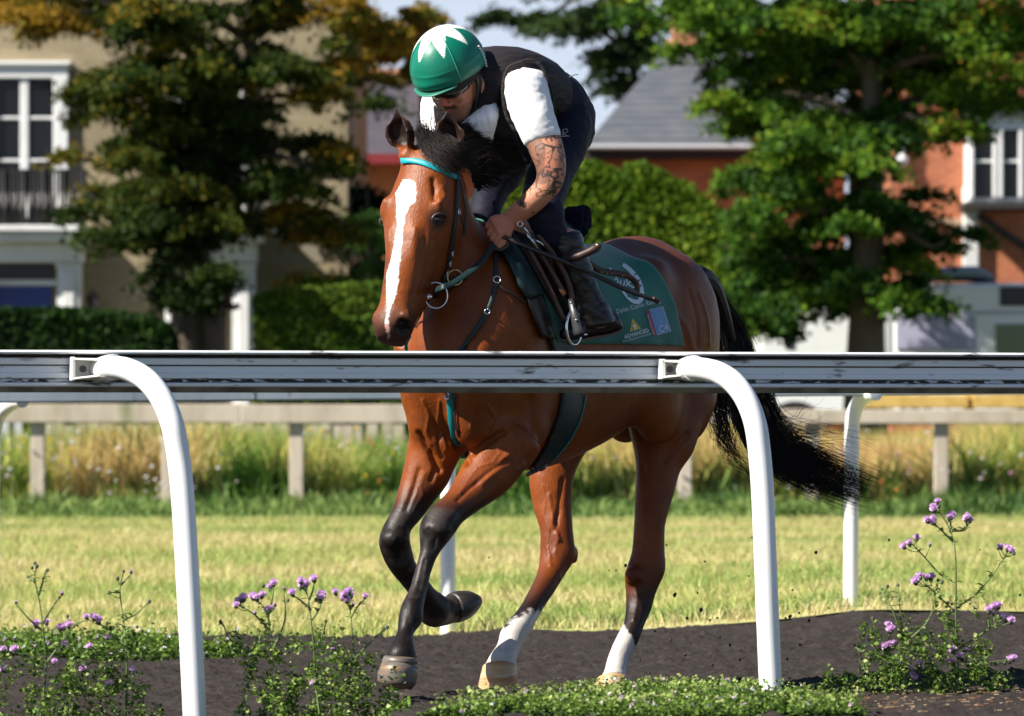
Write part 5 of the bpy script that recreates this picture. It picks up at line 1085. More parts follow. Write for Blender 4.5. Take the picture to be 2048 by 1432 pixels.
for (x0, x1, dm, full) in [(-70, 160, M_blue, 1), (330, 510, M_dark, 0)]:
    pr = part_box('porch_cornice', (x0 - 12, 464, x1 + 16, 484), HD - .75, .75, M_joint, h1, .03); part_box('porch_frieze', (x0 - 2, 486, x1 + 4, 524), HD - .5, .5, M_joint, h1, .02)
    for (p0, p1) in ((x0, x0 + 44), (x1 - 46, x1)):
        mb = MB(); bxp(mb, p0, 526, p1, 1000, HD - .42, .42); bxp(mb, p0 - 3, 526.5, p1 + 3, 536, HD - .46, .035); bxp(mb, p0 + 12, 545, p1 - 12, 1000, HD - .45, .025); mb.build('pilaster', M_joint, h1, bevel=.01)
    d = part_box('door', (x0 + 62, 572, x1 - 58, 1000), HD - .08, .08, dm, h1)
    part_box('transom', (x0 + 46, 560, x1 - 48, 571), HD - .12, .12, M_joint, h1); part_box('fanlight', (x0 + 62, 530, x1 - 58, 559), HD - .05, .05, M_glass, h1)
    mb = MB(); mb.ell(W(x1 - 66, 760, HD - .12), (.03, 0, 0), (0, .03, 0), (0, 0, .03), 10, 8); mb.build('handle', M_brass, d, True)
part_box('shade_panel', (515, 455, 648, 524), HD - .012, .012, mat('painted_wall_shade', (.24, .21, .16), .9, noise=(2, (.30, .26, .18), .4, .6)), h1)  # flat panel whose darker colour stands for shade lying on the wall
ln_ = thing('wall_lantern', 'small dark lantern beside the blue front door', 'lantern', W(186, 640, HD - .3))
mb = MB(); c = W(186, 606, HD - .3); mb.loft([(c - UP * .10, (.05, 0, 0), (0, .05, 0)), (c + UP * .06, (.085, 0, 0), (0, .085, 0))], n=4, k=1, cap=0); mb.build('glass_body', M_glass, ln_)
mb = MB(); mb.loft([(c + UP * .065, (.11, 0, 0), (0, .11, 0)), (c + UP * .15, (.03, 0, 0), (0, .03, 0)), (c + UP * .2, (.008, 0, 0), (0, .008, 0))], n=4, k=1, cap=0); mb.build('hood', M_iron, ln_)
mb = MB(); mb.tube([c - UP * .1, c - UP * .25 + Vector((0, .15, 0)), c - UP * .2 + Vector((0, .3, 0))], .015); mb.build('bracket', M_iron, ln_)
M_vgut = mat('gutter_grey', (.42, .44, .47), .5)
# slate-roofed brick house
h2 = thing('brick_house', 'orange brick house with a large grey slate roof right of the jockey', 'house', W(1350, 900, 75))
mb = MB(); a = W(1185, 1000, 75.4); b = W(1690, 316, 75.4); mb.bx(a.x, b.x, 75.4, 83, -.1, b.z); mb.build('wall', M_or_b, h2)
part_box('fascia', (1172, 299, 1700, 317), 75.0, .35, M_fascia, h2); mb = MB(); mb.tube([W(1166, 294, 74.9), W(1706, 294, 74.9)], .04, n=10, cap=0); mb.build('gutter', M_vgut, h2)
def roof(par, e0, e1, ey, D, r0, r1, ry, D2, mt, th=.08, nm='roof', ridge=None):
    A = W(e0, ey, D); B = W(e1, ey, D); C_ = W(r1, ry, D2); E = W(r0, ry, D2); mb = MB(); n_ = (B - A).cross(E - A).normalized(); mb.prism([A, B, C_, E], -n_ * th)
    A2 = Vector((A.x, 2 * D2 - D, A.z)); B2 = Vector((B.x, 2 * D2 - D, B.z)); mb.prism([A2 - Vector((0, 0, .001)), B2, C_ - UP * .002, E - UP * .002], UP * -th); mb.prism([A - UP * .005, E - UP * .006, A2 - UP * .006], Vector((.05, 0, 0)))
    o = mb.build(nm, mt, par); rb = MB(); rb.tube([E + UP * .02, C_ + UP * .02], .09, n=8, cap=0); rb.build('ridge_tiles', ridge or M_or_b, o)
    bt_ = MB()
    for k in range(1, 15):
        f = k / 15; a_ = A.lerp(E, f) - n_ * -.0; b_ = B.lerp(C_, f); bt_.box((a_ + b_) / 2 + n_ * .006, (b_ - a_) / 2, (E - A).normalized() * .012, n_ * .006)
    bt_.build('slate_courses', mt, o); return o
roof(h2, 1168, 1705, 292, 74.9, 1335, 1640, 92, 79.5, M_slate)
ch = MB(); a = W(1345, 110, 79.4); b = W(1400, 40, 79.4); ch.bx(a.x, b.x, 79.1, 79.9, a.z, b.z); ch.build('chimney', M_or_b, h2)
# right brick house
h3 = thing('brick_house', 'red brick house with white bay window at the right edge', 'house', W(1950, 1000, 71))
mb = MB(); a = W(1782, 1000, 71); b = W(2420, -120, 71); mb.bx(a.x, b.x, 71, 80, -.1, b.z); mb.build('wall', M_red_b, h3)
bay = MB(); bxp(bay, 1934, 232, 2052, 404, 70.5, .5); bay.build('bay', M_joint, h3, bevel=.02)
win(h3, 1940, 250, 1994, 395, 70.5, 8, [], [(320, 325)], top=8, arch=False); win(h3, 1998, 250, 2046, 395, 70.5, 8, [], [(320, 325)], top=8, arch=False)
part_box('bay_roof', (1926, 218, 2066, 231), 70.3, .7, M_slate, h3); part_box('bay_sill', (1926, 405, 2062, 418), 70.3, .7, M_fascia, h3, .01)
part_box('downpipe', (1926, 372, 1958, 545), 70.86, .14, M_joint, h3, .02); part_box('string_course', (1782, 437, 1925, 449), 70.92, .08, mat('sandstone', (.50, .36, .24), .8), h3)
mb = MB(); c = W(1802, 320, 70.9)
for (dz_, r) in ((0, .10), (.18, .075), (.32, .085), (.45, .03)): mb.ell(c + UP * dz_, (r, 0, 0), (0, r, 0), (0, 0, .10), 12, 8)
mb.build('finial', M_joint, h3, True)
mb = MB(); mb.tube([W(1958, 432, 70.7), W(2010, 468, 70.7), W(2090, 520, 70.7)], .06, n=8); mb.build('handrail', M_fascia, h3)
# house in the gap behind the horse's head
h4 = thing('brick_house', 'distant house with a mauve grey roof and red gutter behind the horse\'s ears', 'house', W(780, 900, 84))
part_box('wall', (640, 328, 1120, 1000), 84.3, 6, M_or_b, h4); part_box('gutter', (600, 308, 1140, 327), 83.6, .6, mat('red_gutter', (.22, .02, .025), .6), h4)
roof(h4, 600, 1150, 307, 83.8, 640, 1010, 150, 88, mat('mauve_slate', (.070, .062, .078), .7, noise=(2, (.085, .072, .088), .4, .6)))
# ================================================================== VEHICLE
vn = thing('horsebox', 'white horsebox lorry parked behind the hedge line at the right edge', 'lorry', W(1800, 860, 63))
M_van = mat('white_paint', (.80, .83, .84), .35, coat=.3, dirt=((.64, .66, .67), 1.5, .55, .8)); M_vg = mat('van_grey', (.42, .42, .50), .5)
mb = MB(); a = W(1788, 850, 63); b = W(2300, 566, 63); mb.bx(a.x, b.x, 63, 65.3, a.z - .0, b.z); mb.build('body', M_van, vn, bevel=.06)
mb = MB(); mb.loft([(W(1816, 562, 64.1), (0, 1.0, 0), (0, 0, .03), 4), (W(1840, 552, 64.1), (0, 1.05, 0), (0, 0, .07), 4), (W(1940, 548, 64.1), (0, 1.05, 0), (0, 0, .09), 4), (W(1975, 562, 64.1), (0, 1.0, 0), (0, 0, .03), 4)], n=16, k=2); mb.build('roof_pod', mat('pod', (.22, .28, .36), .5), vn, True)
mb = MB(); a = W(1512, 850, 63.05); b = W(1785, 596, 63.05); mb.bx(a.x, b.x, 63.05, 65.2, a.z, b.z); mb.build('cab', M_van, vn, bevel=.08)
mb = MB(); mb.ell(W(1530, 603, 64), (.13, 0, 0), (0, .9, 0), (0, 0, .12), 16, 8); mb.build('air_deflector', M_van, vn, True)
def pane(rect, D, mt, nm='window', fr=None):
    o = part_box(nm, rect, D, .02, fr or M_iron, vn, .008); x0, y0, x1, y1 = rect; part_box('pane', (x0 + 3, y0 + 3, x1 - 3, y1 - 3), D - .008, .006, mt, o)
pane((1569, 626, 1587, 696), 63.03, M_glass); pane((2000, 573, 2090, 612), 62.98, M_glass); pane((1772 + 20, 632, 1952, 700), 62.98, mat('blind', (.40, .40, .55), .6), fr=M_vg); pane((1988, 645, 2100, 730), 62.98, mat('green_reflection_glass', (.10, .16, .05), .15), fr=M_van)
part_box('trim', (1790, 622, 2300, 628), 62.99, .01, M_vg, vn)
for px in (1590, 2080):
    c = W(px, 860, 63); mb = MB(); mb.tube([c + Vector((0, -.02, -.05)), c + Vector((0, .26, -.05))], [.42, .42], n=28, cap=.0); w_ = mb.build('wheel', mat('tyre', (.02, .02, .02), .8), vn); mb = MB(); mb.tube([c + Vector((0, -.03, -.05)), c + Vector((0, -.018, -.05))], [.24, .24], n=20, cap=0); mb.build('rim', M_steel, w_)
# ================================================================== TREES AND HEDGES
def leafmesh(name, P, size, cols, nrm_up, r, mt, parent=None):
    n = len(P); d = r.normal(size=(n, 3)); d[:, 2] -= .55; d /= np.linalg.norm(d, axis=1, keepdims=True)
    nn = r.normal(size=(n, 3)) * (1 - nrm_up) + np.array([0, 0, 1.0]) * nrm_up; s_ = np.cross(d, nn); s_ /= np.linalg.norm(s_, axis=1, keepdims=True) + 1e-9
    sz = size * r.uniform(.55, 1.3, n)[:, None]; q = np.cross(s_, d)
    Vb = np.stack([P - d * sz * .5, P + s_ * sz * .36 + q * sz * .10, P + d * sz * .5, P - s_ * sz * .36 + q * sz * .10], 1).reshape(-1, 3)
    k = np.arange(n) * 4; return np_mesh(name, Vb, [np.stack([k, k + 1, k + 2], 1), np.stack([k, k + 2, k + 3], 1)], mt, cols=np.repeat(cols, 4, 0), parent=parent)
M_leaf = mat('foliage', attr=True, rough=.6, spec=.14, trans=.36)
M_bark = mat('bark', (.085, .065, .045), .95, noise=(5, (.14, .115, .085), .4, .7), stretch=(1, 1, .3), bump=(14, .9, .03))
def tree(name, lab, trunk, blobs, D, n, size, palette, seed, jd=1.2, group='trees in front of the houses', sub=11, flat=.42, tr_r=.26, sf=.36):
    """trunk: traced (x,y) path ; blobs: (x,y,rx,ry[,colour shift]) traced lobes of the crown"""
    r = np.random.default_rng(seed); t = thing(name, lab, 'tree', W(trunk[0][0], trunk[0][1], D), group)
    mb = MB(); pts = [W(x, y, D) for x, y in trunk]; m = len(pts); mb.tube(pts, [tr_r * (1.15 if i == 0 else 1) * (1 - .8 * i / (m - 1)) for i in range(m)], n=14, k=5)
    C_ = []; pc = np.array(palette)
    for q in blobs:
        c = W(q[0], q[1], D) ; c.y += r.uniform(-jd, jd); rx, ry = q[2] / F * D, q[3] / F * D
        # limb from the trunk to the lobe
        tp = min(pts, key=lambda p: (p - c).length + max(0, p.z - c.z) * 2); mid = tp.lerp(c, .5) + UP * (.12 * (c - tp).length)
        if r.random() < .8: mb.tube([tp, mid, c + Vector((0, 0, -.1)), c + (c - tp).normalized() * rx * .6 - UP * ry * .2], [.07, .05, .028, .008], n=7, k=3)
        k_ = max(4, int(sub * (rx * ry) / .55)); 
        for _ in range(k_):
            a = r.uniform(0, 6.28); rad = abs(r.normal()) * .68; C_.append((c.x + math.cos(a) * rad * rx, c.y + r.normal() * .55, c.z + math.sin(a) * rad * ry, q[4] if len(q) > 4 else 0))
    mb.build('trunk', M_bark, t, True)
    C_ = np.array(C_); ci = r.integers(0, len(C_), n); o = r.normal(size=(n, 3)); o /= np.linalg.norm(o, axis=1, keepdims=True); o *= (r.uniform(0, 1, n) ** .55)[:, None] * np.array([sf, sf, sf * flat])
    o[:, 2] -= (o[:, 0] ** 2 + o[:, 1] ** 2) * .55
    nb = 6; ang = r.uniform(0, 6.28, (len(C_), nb)); ln_b = r.uniform(.35, 1.25, (len(C_), nb)) * sf; bi = r.integers(0, nb, n); t_ = r.random(n) ** .7; th_ = ang[ci, bi]; L_ = ln_b[ci, bi]
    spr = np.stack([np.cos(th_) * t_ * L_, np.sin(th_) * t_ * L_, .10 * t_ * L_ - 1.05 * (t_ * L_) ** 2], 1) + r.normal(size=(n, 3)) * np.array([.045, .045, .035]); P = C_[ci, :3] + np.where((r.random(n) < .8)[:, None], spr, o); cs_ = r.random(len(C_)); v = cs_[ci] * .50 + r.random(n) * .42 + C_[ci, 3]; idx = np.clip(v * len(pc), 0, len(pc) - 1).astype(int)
    leafmesh('crown', P, size, pc[idx] * r.uniform(.75, 1.25, (n, 1)), .45, r, M_leaf, t); return t
LP = [(.016, .032, .006), (.026, .048, .008), (.042, .070, .010), (.08, .10, .012), (.19, .15, .016), (.32, .19, .02)]
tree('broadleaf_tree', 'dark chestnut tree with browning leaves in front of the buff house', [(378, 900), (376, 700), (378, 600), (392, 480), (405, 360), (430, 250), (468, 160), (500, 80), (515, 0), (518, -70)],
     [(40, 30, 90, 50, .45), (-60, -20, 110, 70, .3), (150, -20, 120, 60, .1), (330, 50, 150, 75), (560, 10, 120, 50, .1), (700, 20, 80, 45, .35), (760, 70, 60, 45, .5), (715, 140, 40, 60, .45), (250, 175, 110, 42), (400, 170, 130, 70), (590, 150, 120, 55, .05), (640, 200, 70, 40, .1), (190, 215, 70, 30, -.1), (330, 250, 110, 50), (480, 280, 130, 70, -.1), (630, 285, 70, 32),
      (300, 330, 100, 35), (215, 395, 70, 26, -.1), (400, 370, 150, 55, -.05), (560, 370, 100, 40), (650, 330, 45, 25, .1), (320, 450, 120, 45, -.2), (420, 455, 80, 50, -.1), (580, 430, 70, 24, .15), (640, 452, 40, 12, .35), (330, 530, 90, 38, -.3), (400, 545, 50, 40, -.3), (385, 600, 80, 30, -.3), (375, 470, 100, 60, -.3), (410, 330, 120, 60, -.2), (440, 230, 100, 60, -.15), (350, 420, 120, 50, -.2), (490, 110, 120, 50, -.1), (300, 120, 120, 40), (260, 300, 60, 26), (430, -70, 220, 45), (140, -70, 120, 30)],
     61.3, 150000, .078, LP, 11, sub=24, sf=.46)
RP = [(.014, .045, .008), (.028, .075, .010), (.050, .12, .013), (.085, .18, .016), (.14, .25, .020), (.22, .30, .025), (.24, .15, .02)]
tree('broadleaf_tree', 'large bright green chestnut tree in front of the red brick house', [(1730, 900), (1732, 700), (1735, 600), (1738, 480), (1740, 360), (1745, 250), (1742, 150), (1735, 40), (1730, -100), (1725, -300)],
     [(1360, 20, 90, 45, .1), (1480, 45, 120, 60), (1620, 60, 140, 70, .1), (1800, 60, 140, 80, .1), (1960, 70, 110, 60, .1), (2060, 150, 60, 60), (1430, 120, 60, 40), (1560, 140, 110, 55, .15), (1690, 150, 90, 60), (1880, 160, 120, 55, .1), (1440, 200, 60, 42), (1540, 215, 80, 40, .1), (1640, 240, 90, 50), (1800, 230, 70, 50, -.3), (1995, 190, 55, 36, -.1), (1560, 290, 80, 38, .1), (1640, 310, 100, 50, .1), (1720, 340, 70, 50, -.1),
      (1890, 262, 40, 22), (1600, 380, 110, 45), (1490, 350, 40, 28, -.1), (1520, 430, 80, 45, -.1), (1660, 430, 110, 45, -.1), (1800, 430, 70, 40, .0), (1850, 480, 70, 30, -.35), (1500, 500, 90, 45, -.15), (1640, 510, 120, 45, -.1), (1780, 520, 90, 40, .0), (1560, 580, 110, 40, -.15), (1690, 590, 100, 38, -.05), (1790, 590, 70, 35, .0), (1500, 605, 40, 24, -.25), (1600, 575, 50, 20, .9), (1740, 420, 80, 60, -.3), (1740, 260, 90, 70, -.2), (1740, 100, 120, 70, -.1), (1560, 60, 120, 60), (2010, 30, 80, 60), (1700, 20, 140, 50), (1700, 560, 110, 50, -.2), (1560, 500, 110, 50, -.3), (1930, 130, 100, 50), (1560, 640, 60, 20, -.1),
      (1650, -120, 280, 110), (1930, -130, 220, 110), (1420, -100, 180, 90)], 60.0, 215000, .082, RP, 12, sub=22, sf=.46)
DP = [(.012, .030, .010), (.02, .045, .012), (.035, .07, .015), (.06, .10, .02)]
tree('broadleaf_tree', 'dark tree overhanging the sky above the jockey', [(1272, 900), (1272, 600), (1270, 300), (1268, 120), (1262, 0), (1250, -200)], [(990, 12, 70, 22), (1090, 14, 70, 26), (1180, 30, 70, 42), (1240, 90, 50, 40), (1270, 40, 70, 50), (1310, 110, 40, 40), (1225, 160, 22, 24), (1290, 170, 40, 30), (1130, 55, 30, 20), (1200, 100, 30, 26), (1100, -90, 180, 80), (1300, -90, 130, 80)], 82, 26000, .10, DP, 13, sub=20, tr_r=.14, sf=.50)
tree('conifer_tree', 'narrow yellow-green tree tip against the sky left of the helmet', [(846, 900), (847, 400), (848, 100), (850, 20)], [(848, 8, 16, 22, .4), (846, 50, 22, 24, .4), (838, 90, 30, 24, .4), (838, 140, 38, 26, .3), (760, 100, 50, 26, .6)], 74, 2600, .12, LP, 14, sub=16, tr_r=.12)
EP = [(.006, .018, .006), (.010, .026, .008), (.018, .045, .010)]
tree('evergreen_tree', 'black-green evergreen behind the hedge left of the horse\'s head', [(735, 900), (735, 560)], [(730, 560, 60, 40), (735, 500, 60, 50), (740, 430, 55, 40), (735, 395, 45, 20), (800, 480, 60, 80), (800, 580, 60, 50)], 67, 7000, .10, EP, 15, sub=22, tr_r=.1)
tree('evergreen_tree', 'small bush with green leaves against the dark evergreen by the horse\'s cheek', [(745, 900), (745, 560)], [(745, 480, 22, 30, .3), (735, 450, 18, 16, .4), (752, 530, 18, 24, .3)], 64, 900, .10, [(.03, .07, .015), (.06, .13, .02)], 16, sub=20, tr_r=.05)
def hedge(name, lab, outline, D, dep, n, palette, seed, size=.075, cat='hedge', group='hedges in front of the houses', rag=.05, baseY=900, bump_=1.5):
    """clipped hedge: traced top outline, leaves over top, front, back and inside"""
    r = np.random.default_rng(seed); t = thing(name, lab, cat, W(outline[0][0], baseY, D), group); xs = [p[0] for p in outline]; ys = [p[1] for p in outline]; pc = np.array(palette)
    px = r.uniform(xs[0], xs[-1], n); ty = np.interp(px, xs, ys); zt = HC - (ty - YH) / F * D; X = (px - 1024) / F * D; kind_ = r.random(n)
    depth = np.where(kind_ < .38, r.uniform(0, dep, n), np.where(kind_ < .9, r.uniform(0, .16, n) ** 1.0, dep - r.uniform(0, .1, n)))
    bul = (fbm(np.stack([X, X * 0, zt], 1), 1.3, seed + 3, 3) - .5) * .5; zt = zt + (fbm(np.stack([X, X * 0, X * 0], 1), 2.2, seed + 5, 4) - .5) * rag * bump_
    z = np.where(kind_ < .38, zt - np.abs(r.normal(size=n)) * rag - .10 * ((depth / dep - .5) * 2) ** 4, .1 + (zt - .1) * r.random(n) ** .8); P = np.stack([X, D + depth + bul * .3, z], 1)
    f_ = fbm(P, 1.6, seed, 3); v = f_ + r.normal(size=n) * .18; idx = np.clip((v - .2) / .6 * len(pc), 0, len(pc) - 1).astype(int); leafmesh('foliage', P, size, pc[idx] * r.uniform(.75, 1.25, (n, 1)), .2, r, M_leaf, t)
    core = MB(); m = len(outline)
    for i in range(m - 1):
        a, b = outline[i], outline[i + 1]; za = HC - (a[1] - YH) / F * D - .12; zb = HC - (b[1] - YH) / F * D - .12; xa = (a[0] - 1024) / F * D; xb = (b[0] - 1024) / F * D
        core.add([(xa, D + .12, 0), (xb, D + .12, 0), (xb, D + dep - .1, 0), (xa, D + dep - .1, 0), (xa, D + .12, za), (xb, D + .12, zb), (xb, D + dep - .1, zb), (xa, D + dep - .1, za)], [(0, 1, 5, 4), (4, 5, 6, 7), (2, 3, 7, 6)])
    core.build('twigs', mat(name + '_twigs', (.018, .022, .008), .95), t, fix=False); return t
hedge('hedge', 'dark clipped hedge at the lower left in front of the blue door', [(-760, 612), (-40, 612), (120, 614), (230, 620), (300, 632), (332, 650), (345, 700)], 59, 1.6, 34000, [(.010, .030, .006), (.018, .050, .008), (.035, .085, .012)], 21, rag=.03)
hedge('hedge', 'light green hedge with a ragged top left of the horse\'s nose', [(506, 590), (560, 578), (620, 572), (700, 566), (770, 562), (860, 565), (960, 570)], 60, 1.4, 32000, [(.045, .10, .014), (.075, .15, .018), (.12, .21, .02), (.16, .22, .03)], 22, rag=.05)
tree('shrub', 'bright green shrub tops showing above the light green hedge', [(660, 900), (660, 600)], [(640, 562, 40, 16, .4), (690, 566, 30, 14, .4), (600, 566, 20, 10, .4)], 61.8, 1500, .09, RP, 24, group='hedges in front of the houses', sub=30, tr_r=.04)
hedge('hedge', 'big leafy green hedge rising behind the jockey and the horse\'s rump', [(930, 420), (990, 375), (1060, 345), (1130, 330), (1195, 312), (1260, 322), (1320, 340), (1390, 380), (1440, 420), (1500, 450), (1540, 500), (1560, 560)], 64, 2.0, 70000, [(.07, .15, .012), (.11, .21, .016), (.16, .27, .02), (.22, .31, .03)], 23, size=.085, rag=.12, bump_=5)
# ================================================================== FOREGROUND PLANTS
M_gleaf = mat('weed_leaf', attr=True, rough=.5, spec=.35, trans=.30); M_stem = mat('thistle_stem', (.10, .16, .04), .6); M_puff = mat('thistle_flower', (.84, .60, .85), .8, noise=(90, (.70, .44, .74), .4, .6), trans=.3); M_bud = mat('thistle_bud', (.10, .13, .06), .7, noise=(150, (.05, .04, .05), .4, .6), bump=(300, 1, .002))
def blob_leaves(P, size, cols, r, up=.35, aspect=.42):
    n = len(P); d = r.normal(size=(n, 3)); d[:, 2] = d[:, 2] * .5 + .1; d /= np.linalg.norm(d, axis=1, keepdims=True); nn = r.normal(size=(n, 3)) * (1 - up) + np.array([0, 0, 1.0]) * up
    s_ = np.cross(d, nn); s_ /= np.linalg.norm(s_, axis=1, keepdims=True) + 1e-9; q = np.cross(s_, d); sz = (size * r.uniform(.45, 1.5, n))[:, None]
    V_ = np.stack([P - d * sz * .5, P - d * sz * .12 + s_ * sz * aspect + q * sz * .12, P + d * sz * .5 - q * sz * .12, P - d * sz * .12 - s_ * sz * aspect + q * sz * .12], 1).reshape(-1, 3); k = np.arange(n) * 4
    return V_, np.concatenate([np.stack([k, k + 1, k + 2], 1), np.stack([k, k + 2, k + 3], 1)]), np.repeat(cols, 4, 0)
CLV = np.array([(.035, .075, .010), (.075, .14, .018), (.13, .22, .032), (.21, .31, .055), (.32, .38, .12)])
def gtop(px):   # front mat of clover: top outline row of its ground line
    return np.interp(px, [700, 780, 860, 950, 1060, 1200, 1350, 1500, 1620, 1700, 1760], [1480, 1450, 1430, 1413, 1401, 1390, 1386, 1390, 1400, 1412, 1450])
def clover(name, lab, pxr, Dr, n, yfun, seed, hh=(.0, .05), zg=None, fl=0, size=.014, flow_c=((.75, .72, .74), (.72, .55, .68))):
    r = np.random.default_rng(seed); D = np.sqrt(r.uniform(Dr[0] ** 2, Dr[1] ** 2, n)); px = r.uniform(*pxr, n); X = (px - 1024) / F * D; z0 = zg(X, D)
    row = YH - F * (z0 - HC) / D; P0 = np.stack([X, D, z0], 1); dens = fbm(P0, 5.5, seed, 3); keep = (row > yfun(px) + (dens - .5) * 34) & (dens > .34)
    X, D, z0, dens, P0 = X[keep], D[keep], z0[keep], dens[keep], P0[keep]; n = len(X); h = (dens - .3) * 1.6 * r.uniform(hh[0], hh[1], n) + r.random(n) ** 14 * .05; P = np.stack([X, D, z0 + h], 1)
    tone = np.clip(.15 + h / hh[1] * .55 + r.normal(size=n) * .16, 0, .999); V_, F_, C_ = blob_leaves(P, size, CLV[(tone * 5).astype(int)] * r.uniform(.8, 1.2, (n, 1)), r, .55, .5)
    o = np_mesh(name, V_, F_, M_gleaf, cols=C_); tag(o, lab, 'ground cover', kind='stuff')
    if fl:
        k = r.integers(0, n, fl); Pf = P[k] + np.array([0, 0, .018]); c = np.array(flow_c)[r.integers(0, 2, fl)]; V2_, F2_, C2_ = blob_leaves(np.repeat(Pf, 7, 0) + r.normal(size=(fl * 7, 3)) * .0032, .009, np.repeat(c, 7, 0), r, 0, .6)
        tag(np_mesh(name + '_flowers', V2_, F2_, M_gleaf, cols=C2_), lab.replace('green', 'white') + ' in flower', 'wildflowers', kind='stuff')
zver = lambda X, Y: track_z(X, Y)
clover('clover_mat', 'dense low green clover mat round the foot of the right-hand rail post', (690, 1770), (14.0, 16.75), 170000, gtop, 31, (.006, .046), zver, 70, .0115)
clover('clover_strip', 'green clover strip behind the thistles on the far left side of the track', (-200, 505), (20.0, 22.6), 26000, lambda px: np.interp(px, [-200, 300, 480, 520], [1285, 1286, 1300, 1400]), 32, (.02, .11), zver, 150, .020, ((.8, .78, .8), (.78, .6, .75)))
clover('low_weeds', 'scattered green weed seedlings at the very bottom of the picture beside the post', (420, 820), (14.5, 15.3), 2500, lambda px: np.interp(px, [420, 700, 820], [1420, 1405, 1400]), 35, (.006, .04), zver, 0, .014)
# litter of dry stalks on the bare soil at the right
r = np.random.default_rng(44); n = 520; D = r.uniform(14.3, 15.8, n); X = (r.uniform(1640, 2080, n) - 1024) / F * D; z = track_z(X, D) + .004; a = r.uniform(-1.5, 1.5, n); L = r.uniform(.003, .022, n) ** 1.1
dx, dy = np.cos(a) * L, np.sin(a) * L; V_ = np.stack([np.stack([X - dx, D - dy, z], 1), np.stack([X - dx, D - dy, z + .0025], 1), np.stack([X + dx, D + dy, z + .004], 1), np.stack([X + dx, D + dy, z + .0015], 1)], 1).reshape(-1, 3); k = np.arange(n) * 4
tag(np_mesh('dry_stalks', V_, np.stack([k, k + 1, k + 2, k + 3], 1), M_gleaf, cols=np.repeat(np.array([(.30, .20, .12), (.42, .32, .2), (.22, .11, .06)])[r.integers(0, 3, n)], 4, 0)), 'dry straw-coloured stalks and dead leaves littering the bare soil', 'litter', kind='stuff')
def jag_leaf(mb, base, d, up, L, r):
    """wavy-edged spiny leaf folded along its rib"""
    d = d.normalized(); s = d.cross(up).normalized(); q = s.cross(d); n = 5; vs = []; fs = []
    for i in range(n + 1):
        t = i / n; w_ = L * .22 * math.sin(math.pi * min(1, t * .95 + .08)) * (1.25 if i % 2 else .55); dr = -.35 * t * t * L; c = base + d * (t * L) + q * (L * .12 * math.sin(t * 3) + dr * .5) + s * (L * .05 * math.sin(t * 9))
        vs += [c + s * w_ + q * w_ * .45, c, c - s * w_ + q * w_ * .45]
    for i in range(n): b = i * 3; fs += [(b, b + 1, b + 4, b + 3), (b + 1, b + 2, b + 5, b + 4)]
    mb.add(vs, fs)
